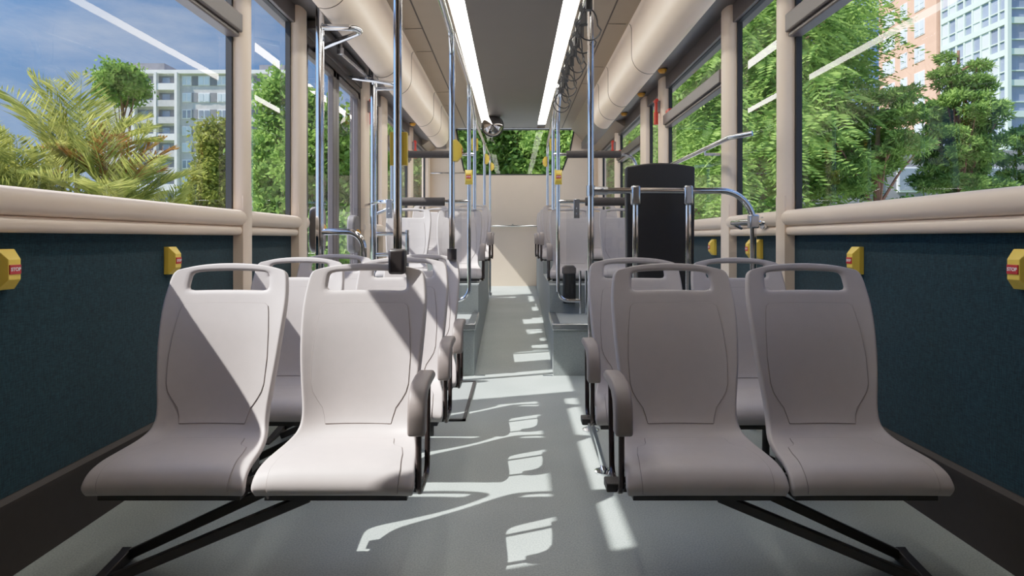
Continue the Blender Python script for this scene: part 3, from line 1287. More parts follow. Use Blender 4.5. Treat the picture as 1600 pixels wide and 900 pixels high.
# rear wall handrails
t = thing('rear_handrail', 'low chrome handrail across the middle of the rear wall', 'grab rail', (0, 8.52, 1.01))
m = MB()
m.tube(fillet([(-0.37, 0.078, 0), (-0.37, 0, 0), (0.35, 0, 0), (0.35, 0.078, 0)], 0.03), 0.012, 12)
obj('tube', m, 'chrome', t)
m = MB()
m.tube([(-0.02, 0.0, 0.012), (-0.02, 0.078, 0.012)], 0.014, 12)
obj('bracket', m, 'chrome_soft', t)
t = thing('rear_handrail', 'upper chrome handrail on the rear wall left of the window', 'grab rail', (-0.8, 8.53, 1.757))
m = MB()
m.tube(fillet([(-0.4, 0.068, 0), (-0.4, 0, 0), (0.2, 0, 0), (0.2, 0.068, 0)], 0.03), 0.010, 10)
obj('tube', m, 'chrome', t)

# door stanchions with their loops
t = thing('door_stanchion', 'thick chrome stanchion in front of the nearer door leaf', 'pole', (-1.06, 3.3, 0))
m = MB()
m.tube([(0, 0, 0), (0, 0, 2.108)], 0.0225, 18)
obj('tube', m, 'chrome', t)
m = MB()
m.tube(fillet([(0.0, 0.0, 1.987), (0.27, 0.0, 1.98), (-0.16, 0.42, 1.99)], 0.045, 10), 0.017, 14)
obj('top_loop', m, 'chrome', t)
m = MB()
m.tube(fillet([(0.0, 0.0, 0.868), (0.24, 0.0, 0.868), (0.24, 0.0, 0.0)], 0.09, 10), 0.017, 14)
obj('low_rail', m, 'chrome', t)
t = thing('door_stanchion', 'dark chrome stanchion beside the farther door leaf', 'pole', (-1.044, 4.5, 0))
m = MB()
m.tube([(0, 0, 0), (0, 0, 2.108)], 0.0235, 18)
obj('tube', m, 'chrome', t)
m = MB()
m.tube(fillet([(0.0, 0.0, 1.945), (0.225, 0.0, 1.95), (0.15, -0.06, 1.97), (-0.17, -0.05, 2.02)], 0.03), 0.015, 12)
obj('top_loop', m, 'chrome', t)
for z in (0.868, 0.712):
    m = MB()
    m.tube([(0.0, 0, z), (0.25, 0, z)], 0.015, 12)
    obj('cross_tube', m, 'chrome', t)
m = MB()
m.tube([(0.25, 0, Z2), (0.25, 0, 0.895)], 0.015, 12)
obj('post', m, 'chrome', t)

# litter bin by the right barrier
t = thing('litter_bin', 'small dark grey litter bin beside the right raised barrier', 'bin', (0.385, 4.19, Z2))
m = MB()
m.prism([(-0.044, -0.012), (0.044, -0.012), (0.044, 0.036), (-0.044, 0.036)], 'z', -0.125, 0.10)
obj('body', m, 'black_plastic', t, bevel=0.012, segs=3)
m = MB()
m.prism([(-0.05, 0.08), (0.045, 0.08), (0.046, 0.12), (0.03, 0.142), (-0.03, 0.142), (-0.05, 0.125)], 'y', -0.018, 0.038)
obj('lid', m, 'bin_grey', t, bevel=0.008)

# hanging strap handles on the right rail
lab_strap = ['nearest hanging strap handle', 'second hanging strap handle', 'third hanging strap handle', 'fourth hanging strap handle', 'fifth hanging strap handle',
             'sixth hanging strap handle', 'seventh hanging strap handle', 'eighth hanging strap handle', 'ninth hanging strap handle', 'farthest hanging strap handle']
first = None
for k, y in enumerate((2.58, 2.76, 2.93, 3.08, 3.24, 3.42, 3.6, 3.76, 3.92, 4.05)):
    lab = lab_strap[k] + ' on the right overhead rail'
    if first is None:
        t = first = thing('hanging_strap', lab, 'strap', (0.32, y, 1.88), 0, 'straps on the right overhead rail')
        m = MB()
        m.tube([(0, -0.022, 0), (0, 0.022, 0)], 0.021, 14)
        m.box((-0.014, -0.016, -0.075), (0.014, 0.016, -0.012))
        obj('clamp', m, 'black_plastic', t, bevel=0.003)
        m = MB()
        loop = []
        for q in range(20):
            a = 2 * math.pi * q / 20
            loop.append((0.052 * math.sin(a) * (1.1 if math.cos(a) < 0 else 0.75), 0.012 * math.sin(a), -0.135 + 0.068 * math.cos(a)))
        m.tube(loop, 0.0035, 8, closed=True)
        obj('loop', m, 'black_plastic', t)
    else:
        dup(first, (0.32, y, 1.88), lab, rotz=(0.5, -0.4, 0.9, 0.2, -0.7, 0.6, -0.2, 0.8, 0.1, -0.5)[k])

# round convex mirror hanging at the rear of the ceiling
t = thing('convex_mirror', 'round dark convex mirror ball hanging under the left ceiling light end', 'mirror', (-0.275, 7.8, 2.29))
m = MB()
R_ = 0.135
m.lathe([(R_ * math.sin(math.pi * k / 16), R_ * math.cos(math.pi * k / 16)) for k in range(17)], (0, 0, 0), 28)
mm, nt, p = nodemat('mirror_dark')
p.inputs['Base Color'].default_value = (0.32, 0.3, 0.29, 1)
p.inputs['Metallic'].default_value = 1.0
p.inputs['Roughness'].default_value = 0.06
obj('ball', m, mm, t)
m = MB()
m.tube([(0.139 * math.cos(2 * math.pi * k / 28), 0.02, 0.139 * math.sin(2 * math.pi * k / 28)) for k in range(28)], 0.006, 8, closed=True)
obj('rim', m, 'black_plastic', t)
m = MB()
m.tube([(0, 0.02, 0.12), (0, 0.02, ZC - 2.29)], 0.008, 10)
obj('hanger', m, 'chrome_soft', t)


# ------------------------------------------------------------------ stop buttons
def text_mesh(s, size):
    c = bpy.data.curves.new('stop_text', 'FONT')
    c.body = s
    c.size = size
    c.align_x = 'CENTER'
    c.align_y = 'CENTER'
    c.extrude = 0.0003
    c.offset = size * 0.02
    o = bpy.data.objects.new('tmp', c)
    col.objects.link(o)
    me = bpy.data.meshes.new_from_object(o.evaluated_get(bpy.context.evaluated_depsgraph_get()))
    bpy.data.objects.remove(o)
    me.materials.append(MATS['white'])
    return me


TXT = text_mesh('STOP', 0.012)


def stop_button(loc, rotz, label, group, tall=0.098):
    """front looks along local -y"""
    t = thing('stop_button', label, 'stop button', loc, rotz, group)
    m = MB()
    h = tall / 2
    rings = [(0.0, 0.0255, h), (-0.016, 0.0255, h), (-0.038, 0.018, h * 0.5)]
    vs, fs = [], []
    for y, w, hz in rings:
        vs += [(-w, y, -hz), (w, y, -hz), (w, y, hz), (-w, y, hz)]
    for k in range(2):
        for i in range(4):
            a, b = 4 * k + i, 4 * k + (i + 1) % 4
            fs.append((a, b, b + 4, a + 4))
    fs += [(3, 2, 1, 0), (8, 9, 10, 11)]
    m.add(vs, fs)
    obj('housing', m, 'yellow', t, bevel=0.0015, smooth=False)
    m = MB()
    m.box((-0.0165, -0.0405, -0.0115), (0.0165, -0.037, 0.0115))
    b = obj('button', m, 'red', t, bevel=0.001)
    x = obj('lettering', TXT, None, b)
    x.location = (0, -0.0409, 0)
    x.rotation_euler = (math.pi / 2, 0, 0)
    return t


GB = 'yellow stop buttons'
first = stop_button((-XW, 1.455, 0.756), math.radians(90), 'yellow stop button nearest the camera on the left fabric wall', GB)
TH = math.radians(58)
first.rotation_euler = (0, 0, math.radians(90))


def sb(loc, rz, label):
    return dup(first, loc, label, rotz=math.radians(rz))


sb((-XW, 2.165, 0.752), 90, 'second yellow stop button on the left fabric wall')
sb((XW, 1.455, 0.756), -90, 'yellow stop button nearest the camera on the right fabric wall')
sb((XW, 2.165, 0.752), -90, 'second yellow stop button on the right fabric wall')
sb((XW, 3.12, 0.778), -90, 'left one of two adjacent stop buttons behind the right curved rail')
sb((XW, 3.03, 0.778), -90, 'right one of two adjacent stop buttons behind the right curved rail')
sb((XW, 3.72, 0.778), -90, 'yellow stop button on the right fabric beyond the wide pillar')
sb(q_((-0.378, 1.965 + 0.012, 1.125)), 180, 'stop button on the rear side of the front left pole')
sb(q_((-0.32 + 0.010, 3.12, 1.283)), 90, 'stop button on the pole above the third left row')
sb((-0.308, 4.15 - 0.012, 1.25), 0, 'stop button on the left barrier pole, red lettering towards camera')
sb((0.303, 4.15 - 0.012, 1.25), 0, 'stop button on the right barrier pole, red lettering towards camera')
sb(q_((-0.345, 5.31 + 0.012, 1.66)), 180, 'stop button on the pole over the first raised left seat')
sb(q_((-0.325 + 0.01, 6.68, 1.71)), 90, 'stop button on the pole over the second raised left seat')
sb((-0.298 + 0.01, 7.55, 1.73), 90, 'stop button on the farthest pole by the left aisle edge')
sb(q_((0.345, 5.31 + 0.012, 1.66)), 180, 'stop button on the pole over the first raised right seat')
sb(q_((0.372 - 0.01, 6.68, 1.68)), -90, 'stop button on the pole over the second raised right seat')

# emergency hammers
fh = None
for (x, y, z, lab) in ((-1.17, 4.90, 1.855, 'red emergency hammer on the left pillar beside the door'), (-1.17, 7.06, 1.87, 'small red emergency hammer on the far left pillar'),
                       (1.17, 4.90, 1.855, 'red emergency hammer on the near right pillar'), (1.17, 7.06, 1.87, 'small red emergency hammer on the far right pillar')):
    s = -1 if x < 0 else 1
    if fh is None:
        t = fh = thing('emergency_hammer', lab, 'hammer', (x, y, z), 0, 'emergency hammers')
        m = MB()
        m.box((-0.02, -0.005, 0.0), (0.012, 0.045, 0.095))
        obj('holder', m, 'holder_grey', t, bevel=0.004)
        m = MB()
        m.tube([(0.018, 0.0, -0.10), (0.018, 0.0, 0.0)], 0.019, 12)
        m.tube([(0.018, 0.0, 0.0), (0.018, 0.0, 0.09)], 0.012, 12)
        m.tube([(0.018, -0.03, 0.092), (0.018, 0.03, 0.092)], 0.015, 12)
        obj('handle', m, 'hammer_red', t, bevel=0.003)
    else:
        dup(fh, (x, y, z), lab, scale=(1 if s < 0 else -1, 1, 1))
# amber marker lamps in the cove
fl_ = None
for (x, y, lab) in ((-1.13, 6.75, 'small amber lamp under the left cove'), (1.13, 4.6, 'nearest small amber lamp under the right cove'),
                    (1.13, 5.36, 'middle small amber lamp under the right cove'), (1.13, 6.2, 'farthest small amber lamp under the right cove')):
    if fl_ is None:
        t = fl_ = thing('marker_lamp', lab, 'lamp', (x, y, 2.12), 0, 'amber lamps in the cove')
        m = MB()
        m.lathe([(0.0, -0.03), (0.02, -0.028), (0.032, -0.015), (0.034, 0.0)], (0, 0, 0), 18)
        obj('lens', m, 'yellow_amber', t)
        m = MB()
        m.lathe([(0.0, 0.012), (0.04, 0.012), (0.04, -0.002), (0.0, -0.002)], (0, 0, 0), 18)
        obj('base', m, 'black_plastic', t)
    else:
        dup(fl_, (x, y, 2.12), lab)

# ------------------------------------------------------------------ outside
GZ = -0.4


def quads_obj(name, V, mat, parent):
    """V: array (n, 4, 3) of leaf quads -> one mesh object"""
    n = len(V)
    me = bpy.data.meshes.new(name)
    me.vertices.add(4 * n)
    me.vertices.foreach_set('co', np.asarray(V, dtype=np.float32).reshape(-1))
    me.loops.add(4 * n)
    me.loops.foreach_set('vertex_index', np.arange(4 * n, dtype=np.int32))
    me.polygons.add(n)
    me.polygons.foreach_set('loop_start', np.arange(0, 4 * n, 4, dtype=np.int32))
    me.polygons.foreach_set('loop_total', np.full(n, 4, dtype=np.int32))
    me.update(calc_edges=True)
    me.validate()
    o = bpy.data.objects.new(name, me)
    me.materials.append(MATS[mat])
    col.objects.link(o)
    o.parent = parent
    return o


def unit(a):
    return a / (np.linalg.norm(a, axis=-1, keepdims=True) + 1e-9)


def rhombi(C, D, L, W, flat=0.0):
    """leaf rhombi at C along D (unit) with half length L and half width W"""
    r = rng.normal(size=C.shape)
    r[:, 2] *= 1 - flat
    S = unit(np.cross(D, r))
    L = np.asarray(L).reshape(-1, 1)
    W = np.asarray(W).reshape(-1, 1)
    return np.stack([C - D * L, C + S * W + D * L * 0.1, C + D * L, C - S * W + D * L * 0.1], axis=1)


def crown_points(c, r, n, inner=0.45):
    d = unit(rng.normal(size=(n, 3)))
    rad = inner + (1 - inner) * rng.random((n, 1)) ** 0.6
    return np.array(c) + d * rad * np.array(r), d


def tree(name, label, cat, base, trunk_top, crown, mat, clumps, leaves, size, trunk_r=0.12, mode='leaf', group=None, bark='bark', rc=0.3, branches=9):
    """crown: list of (centre, radii) in world space relative to base"""
    t = thing(name, label, cat, base, 0, group)
    tk = MB()
    top = Vector(trunk_top)
    pts = [Vector((0, 0, 0)), top * 0.35 + Vector((trunk_r * 0.5, 0, 0)), top * 0.7 - Vector((trunk_r * 0.4, 0, 0)), top]
    tk.tube(pts, [trunk_r * 1.25, trunk_r, trunk_r * 0.8, trunk_r * 0.4], 9)
    C, D = [], []
    tot = sum(r[0] * r[1] * r[2] for _, r in crown) or 1
    for c, r in crown:
        k = max(4, int(clumps * (r[0] * r[1] * r[2]) / tot))
        p, d = crown_points(c, r, k)
        C.append(p)
        D.append(d)
    C, D = np.concatenate(C), np.concatenate(D)
    for i in range(min(branches, len(C))):
        h = 0.35 + 0.6 * random.random()
        s = top * h
        e = Vector(C[i])
        mid = s.lerp(e, 0.5) + Vector((0, 0, 0.08))
        tk.tube([s, mid, e], [trunk_r * 0.45, trunk_r * 0.3, trunk_r * 0.12], 6)
    obj('trunk', tk, bark, t)
    m = len(C)
    k = leaves // m
    if mode == 'leaf':
        P = np.repeat(C, k, 0) + rng.normal(size=(m * k, 3)) * rc * np.array((1, 1, 0.7)) * 0.6
        A = unit(rng.normal(size=(m * k, 3)) + np.array((0, 0, -0.3)))
        L = size * (0.6 + 0.8 * rng.random(m * k))
        V = rhombi(P, A, L, L * 0.55)
    elif mode == 'pine':
        dd = unit(rng.normal(size=(m * k, 3)) + np.array((0, 0, 0.35)))
        rad = rc * (0.35 + 0.65 * rng.random((m * k, 1)))
        P = np.repeat(C, k, 0) + dd * rad * np.array((1.1, 1.1, 0.6))
        L = size * (0.7 + 0.6 * rng.random(m * k))
        V = rhombi(P, unit(dd + 0.5 * rng.normal(size=dd.shape)), L, L * 0.22)
    else:  # feathery drooping sprays
        V = []
        nl = 16
        sprays = max(1, k // nl)
        S = np.repeat(C, sprays, 0) + rng.normal(size=(m * sprays, 3)) * rc * 0.6
        out = np.repeat(D, sprays, 0) * np.array((1, 1, 0.3)) + 0.6 * rng.normal(size=S.shape)
        out[:, 2] = -np.abs(out[:, 2]) * 0.6 - 0.25
        out = unit(out)
        ln = rc * (0.8 + 0.8 * rng.random((len(S), 1)))
        side = unit(np.cross(out, np.array((0, 0, 1.0)) + 0.3 * rng.normal(size=S.shape)))
        for q in range(nl):
            f = (q // 2 + 0.5) / (nl / 2)
            sg = 1 if q % 2 else -1
            p = S + out * ln * f + np.array((0, 0, -0.25)) * ln * f * f
            dv = unit(side * sg + out * 0.6)
            L = size * (1.15 - 0.6 * f) * np.ones(len(S))
            V.append(rhombi(p + dv * L[:, None], dv, L, L * 0.24, 0.8))
        V = np.concatenate(V)
    obj_ = quads_obj('foliage', V, mat, t)
    return t


def palm(label, base, stems, group=None):
    t = thing('palm', label, 'palm tree', base, 0, group)
    bx, by, bz = base
    dry = []
    for (sx, sy, h, lean, nf, fl_len, up) in stems:
        top = Vector((sx + lean, sy, h))
        m = MB()
        m.tube([Vector((sx, sy, 0)), Vector((sx + lean * 0.3, sy, h * 0.5)), top], [0.06, 0.045, 0.035], 10)
        obj('stem', m, 'palm_bark', t)
        V = []
        rib = MB()
        for k in range(nf):
            az = 2 * math.pi * (k + random.random() * 0.6) / nf
            el = math.radians(up + random.uniform(-26, 22))
            L = fl_len * random.uniform(0.75, 1.1)
            n = 26
            pts, p, d = [], top.copy(), Vector((math.cos(az) * math.cos(el), math.sin(az) * math.cos(el), math.sin(el)))
            for q in range(n):
                pts.append(p.copy())
                p = p + d * (L / n)
                d = (d + Vector((0, 0, -0.047 * (0.3 + q / n)))).normalized()
            rib.tube([pts[0], pts[n // 2], pts[-1]] if False else pts[::3], [0.012 * (1 - i / (len(pts[::3]))) + 0.003 for i in range(len(pts[::3]))], 5)
            A = np.array([tuple(v) for v in pts])
            T = unit(np.gradient(A, axis=0))
            S = unit(np.cross(T, np.array((0, 0, 1.0))))
            for sg in (-1, 1):
                for rep in range(2):
                    f = np.linspace(0, 1, n)
                    ll = 0.42 * fl_len * 0.42 * np.sin(np.pi * (0.12 + 0.86 * f)) ** 0.8
                    dv = unit(S * sg + T * 0.75 + np.array((0, 0, 0.22)) + 0.10 * rng.normal(size=T.shape))
                    c = A + T * (L / n) * 0.5 * rep
                    V.append(rhombi(c + dv * ll[:, None], dv, ll, np.full(n, 0.012), 0.6))
        V = np.concatenate(V)
        o = quads_obj('frond_crown', V, 'leaf_palm_dry' if len(dry) % 4 == 3 else 'leaf_palm', t)
        dry.append(1)
        obj('frond_rib', rib, 'leaf_palm', o)
    return t


# ground
g = MB()
g.add([(-300, -60, GZ), (300, -60, GZ), (300, 400, GZ), (-300, 400, GZ)], [(0, 1, 2, 3)])
struct('ground', g, 'grass', smooth=False)
g = MB()
g.add([(-16, -60, GZ + 0.01), (16, -60, GZ + 0.01), (16, 14.5, GZ + 0.01), (-16, 14.5, GZ + 0.01)], [(0, 1, 2, 3)])
struct('bounce_apron', g, 'bounce_paving', smooth=False)  # wide pale paving below the view, added to bounce light upward

# palms on the left
P0 = at(95, 300, 9.0)
palm('tall areca palm cluster with yellowing fronds outside the near left window', (P0.x, 9.0, GZ),
     [(-0.45, 0.0, 1.7, -0.15, 11, 1.45, 66), (0.1, 0.2, 2.2, 0.0, 13, 1.7, 64), (0.6, 0.0, 1.5, 0.2, 11, 1.55, 56), (-0.9, 0.3, 1.3, -0.2, 11, 1.4, 62),
      (0.3, -0.2, 1.2, 0.1, 10, 1.3, 58), (0.95, 0.3, 1.1, 0.2, 10, 1.25, 52), (-0.15, -0.3, 1.0, -0.1, 10, 1.2, 55), (0.45, 0.4, 1.9, 0.1, 9, 1.3, 60)])
P1 = at(-25, 300, 8.4)
palm('smaller areca palm cluster at the far left edge of the view', (P1.x, 8.4, GZ),
     [(0.0, 0.0, 1.6, -0.1, 11, 1.5, 60), (0.45, 0.2, 1.0, 0.1, 10, 1.2, 58), (0.2, 0.1, 1.2, 0.0, 9, 1.2, 66)])

# left trees
b = at(196, 130, 26)
tree('tree', 'dark round topped green tree behind the palms', 'tree', (b.x - 0.1, 26, GZ), (0, 0, b.z - GZ - 0.4), [((0, 0, b.z - GZ), (1.0, 1.0, 0.75))], 'leaf_green', 60, 9000, 0.09, 0.10, rc=0.35)
b = at(325, 300, 20)
tree('tree', 'yellowish upright bushy tree in front of the apartment block', 'tree', (b.x, 20, GZ), (0, 0, 4.2),
     [((0.1, 0, 2.2), (0.75, 0.7, 1.3)), ((0.25, 0, 3.7), (0.55, 0.5, 1.6))], 'leaf_olive', 120, 16000, 0.075, 0.07, rc=0.32)
b = at(430, 300, 14)
tree('tree', 'bright green leafy tree behind the narrow left window', 'tree', (b.x, 14, GZ), (0, 0, 3.8),
     [((0.0, 0, 2.6), (0.6, 0.6, 1.6)), ((0.1, 0, 4.1), (0.5, 0.5, 0.9))], 'leaf_bright', 100, 14000, 0.065, 0.05, rc=0.28)
b = at(492, 300, 13)
tree('tree', 'green tree seen through the nearer door leaf', 'tree', (b.x, 13, GZ), (0, 0, 3.4),
     [((0.0, 0, 2.3), (0.7, 0.6, 1.5)), ((0.0, 0, 3.5), (0.6, 0.5, 0.8))], 'leaf_green', 90, 11000, 0.07, 0.06, rc=0.3)
b = at(545, 300, 15)
tree('tree', 'low bright tree seen through the farther door leaf', 'tree', (b.x, 15, GZ), (0, 0, 2.4),
     [((0.0, 0, 1.9), (0.8, 0.6, 1.3))], 'leaf_bright', 80, 10000, 0.075, 0.06, rc=0.3)
for i, (px, y, h, mt, lb) in enumerate(((480, 10.5, 1.5, 'leaf_bright', 'low bright bush below the nearer door glass'), (540, 11.5, 1.5, 'leaf_bright', 'low bright bush below the farther door glass'),
                                        (590, 15, 2.2, 'leaf_olive', 'yellow green bush beyond the door pillar'), (628, 17, 2.6, 'leaf_olive', 'olive bush behind the front left pole'),
                                        (652, 20, 4.5, 'leaf_green', 'dark leafy bush at the far left windows'))):
    b = at(px, 300, y)
    tree('bush', lb, 'bush', (b.x, y, GZ), (0, 0, h * 0.7), [((0, 0, h * 0.55), (0.8, 0.7, h * 0.5))], mt, 60, 7000, 0.075, 0.04, rc=0.28, branches=5)

# trees behind the rear window
for i, (x, y, z, r, mt, lb) in enumerate(((-2.6, 17.5, 4.2, 2.1, 'leaf_bright', 'bright green tree at the left of the rear window'),
                                          (0.2, 18.5, 4.0, 2.2, 'leaf_green', 'dark green tree in the middle of the rear window'),
                                          (2.3, 17.0, 4.0, 2.0, 'leaf_bright', 'green tree at the right of the rear window'))):
    tree('tree', lb, 'tree', (x, y, GZ), (0, 0, z), [((0, 0, z - 0.2), (r, r * 0.8, 2.2))], mt, 220, 30000, 0.075, 0.16, rc=0.38)
tree('tree', 'tall dark background tree high behind the rear window', 'tree', (-0.4, 23, GZ), (0, 0, 6), [((0, 0, 5.5), (5.0, 1.5, 4.2))], 'leaf_bright', 160, 18000, 0.17, 0.2, rc=0.8)

# right side: big feathery trees
b = at(1185, 300, 10)
tree('tree', 'large feathery light green tree filling the narrow right window', 'tree', (b.x, 10.0, GZ), (0.1, 0, 4.6),
     [((0.0, 0.2, 4.6), (1.5, 1.3, 1.7)), ((0.2, 0.0, 2.9), (1.4, 1.2, 1.2)), ((-0.9, 1.0, 3.6), (1.0, 1.0, 1.2))], 'leaf_bright', 120, 44000, 0.085, 0.09, 'feather', rc=0.5)
b = at(1262, 300, 11.5)
tree('tree', 'large feathery green tree left of the orange building', 'tree', (b.x, 11.5, GZ), (0.1, 0, 4.4),
     [((-0.1, 0.0, 4.9), (0.9, 1.2, 1.5)), ((-0.1, 0.0, 3.4), (0.8, 1.0, 1.1))], 'leaf_green', 90, 32000, 0.085, 0.08, 'feather', rc=0.5)
b = at(1085, 300, 15)
tree('tree', 'feathery tree seen past the black backrest board', 'tree', (b.x, 15, GZ), (0.0, 0, 4.8),
     [((0.0, 0.0, 4.3), (1.5, 1.3, 2.0)), ((0.3, 0, 2.4), (1.3, 1.0, 1.2))], 'leaf_bright', 110, 30000, 0.10, 0.10, 'feather', rc=0.6)
b = at(1015, 300, 20)
tree('tree', 'green tree beyond the far right windows', 'tree', (b.x, 20, GZ), (0.0, 0, 5.0),
     [((0.0, 0.0, 4.4), (1.6, 1.3, 2.2)), ((0.0, 0, 2.2), (1.4, 1.0, 1.3))], 'leaf_green', 100, 15000, 0.11, 0.10, rc=0.5)
b = at(955, 300, 26)
tree('tree', 'distant green tree by the rear right corner', 'tree', (b.x, 26, GZ), (0.0, 0, 6.0),
     [((0.0, 0.0, 4.6), (1.8, 1.3, 3.2))], 'leaf_green', 90, 12000, 0.13, 0.10, rc=0.6)
# pines
b = at(1368, 300, 9.6)
tree('pine', 'low spreading pine with bare trunk before the orange building', 'pine tree', (b.x, 9.6, GZ), (0.05, 0, 3.2),
     [((0.0, 0, 2.75), (0.85, 0.5, 0.45)), ((0.25, 0, 3.3), (0.6, 0.4, 0.35)), ((-0.4, 0, 2.2), (0.6, 0.4, 0.3))], 'leaf_pine', 80, 18000, 0.055, 0.06, 'pine', rc=0.2, branches=16)
b = at(1502, 300, 10.5)
tree('pine', 'tall pine with reddish trunk in front of the glass tower', 'pine tree', (b.x, 10.5, GZ), (-0.05, 0, 4.5),
     [((0.05, 0, 4.15), (0.38, 0.35, 0.5)), ((0.05, 0, 3.45), (0.6, 0.5, 0.5)), ((0.0, 0, 2.85), (0.7, 0.5, 0.45)), ((0.0, 0, 2.2), (0.75, 0.5, 0.4))], 'leaf_pine', 120, 36000, 0.055, 0.055, 'pine', rc=0.19, branches=22)
b = at(1610, 300, 10.5)
tree('pine', 'pine cut off by the right edge of the view', 'pine tree', (b.x, 10.5, GZ), (0.0, 0, 3.2),
     [((0.05, 0, 2.6), (0.6, 0.5, 0.6)), ((0.0, 0, 1.8), (0.6, 0.5, 0.5))], 'leaf_pine', 50, 14000, 0.055, 0.05, 'pine', rc=0.2, branches=14)
# hedges and shrubs below the right windows
for i, (px, y, rx, z0, rz, mt, lb) in enumerate(((1420, 14, 1.0, 1.5, 0.6, 'leaf_dark', 'dark clipped hedge between the two pines'), (1235, 9.0, 0.7, 1.1, 0.55, 'leaf_bright', 'light green shrub at the foot of the feathery tree'),
                                                (1155, 11.5, 0.8, 1.1, 0.6, 'leaf_olive', 'olive shrub under the narrow right window'), (1300, 10, 0.6, 1.0, 0.5, 'leaf_olive', 'low shrub right of the narrow right window'),
                                                (1480, 11.5, 0.6, 1.2, 0.4, 'leaf_pine', 'low shrub under the tall pine'), (1080, 17, 1.1, 1.5, 0.9, 'leaf_green', 'shrub low behind the backrest board'))):
    b = at(px, 300, y)
    tree('bush', lb, 'bush', (b.x, y, GZ), (0, 0, z0), [((0, 0, z0), (rx, 0.6, rz)), ((0, 0, z0 * 0.45), (rx * 0.8, 0.5, z0 * 0.4))], mt, 60, 9000, 0.06, 0.04, rc=0.25, branches=5)


# apartment block far on the left
def apartment():
    Y = 105.0
    x0, x1, zt = -72.0, -39.0, 29.9
    t = thing('apartment_building', 'pale concrete apartment block with many balconies behind the palms', 'building', ((x0 + x1) / 2, Y, GZ))
    cx_ = (x0 + x1) / 2
    dz = 2.9
    m = MB()
    m.box((x0 - cx_, 0, 0), (x1 - cx_, 14, zt - GZ))
    obj('wall', m, 'concrete', t, smooth=False)
    m = MB()
    m.box((x0 - cx_ - 0.3, -0.7, zt - GZ - 0.5), (x1 - cx_ + 0.3, 14.3, zt - GZ + 0.1))
    obj('roof_edge', m, 'concrete_white', t, smooth=False)
    m = MB()
    m.box((-69.5 - cx_, 3, zt - GZ), (-62.5 - cx_, 10, zt - GZ + 2.3))
    m.box((-45.5 - cx_, 3, zt - GZ), (-41 - cx_, 10, zt - GZ + 2.0))
    obj('roof_box', m, 'concrete_dark', t, smooth=False)
    for x in (-65.6, -61.9, -58.3, -47.8, -42.0):
        m = MB()
        m.box((x - 0.22 - cx_, -0.9, 0), (x + 0.22 - cx_, 0, zt - GZ - 0.3))
        obj('pilaster', m, 'concrete_white', t, smooth=False)
    for k in range(10):
        z = zt - GZ - 0.5 - dz * (k + 1)
        # recessed balcony bay
        for xa, xb in ((-61.6, -58.6), (-65.3, -62.2), (-47.5, -42.3)):
            m = MB()
            m.box((xa - cx_, -0.08, z + 1.15), (xb - cx_, 0.02, z + dz - 0.35))
            o = obj('balcony_recess', m, 'concrete_dark', t, smooth=False)
            m = MB()
            m.box((xa + 0.6 - cx_, -0.14, z + 1.2), (xa + 1.9 - cx_, -0.04, z + dz - 0.6))
            obj('pane', m, 'pane_dark', o, smooth=False)
            m = MB()
            m.box((xa - cx_, -0.8, z + 0.05), (xb - cx_, -0.05, z + 1.15))
            obj('balcony_rail', m, 'concrete' if k % 3 else 'concrete_white', t, smooth=False)
        for xc, wd in ((-56.8, 1.6), (-53.8, 2.0), (-50.7, 1.6)):
            m = MB()
            m.box((xc - wd / 2 - cx_, -0.12, z + 0.95), (xc + wd / 2 - cx_, 0.0, z + dz - 0.35))
            o = obj('window', m, 'window_white', t, smooth=False)
            m = MB()
            for q in (0, 1):
                a = xc - wd / 2 + 0.12 + q * wd / 2
                m.box((a - cx_, -0.18, z + 1.1), (a + wd / 2 - 0.24 - cx_, -0.1, z + dz - 0.5))
            obj('pane', m, 'pane_light' if (k * 7 + int(xc)) % 3 else 'pane_dark', o, smooth=False)
        m = MB()
        m.box((-52.75 - cx_, -0.1, z + 0.95), (-51.6 - cx_, 0.0, z + dz - 0.35))
        m.box((-55.9 - cx_, -0.1, z + 0.95), (-54.9 - cx_, 0.0, z + dz - 0.35))
        obj('dark_panel', m, 'concrete_dark', t, smooth=False)


apartment()


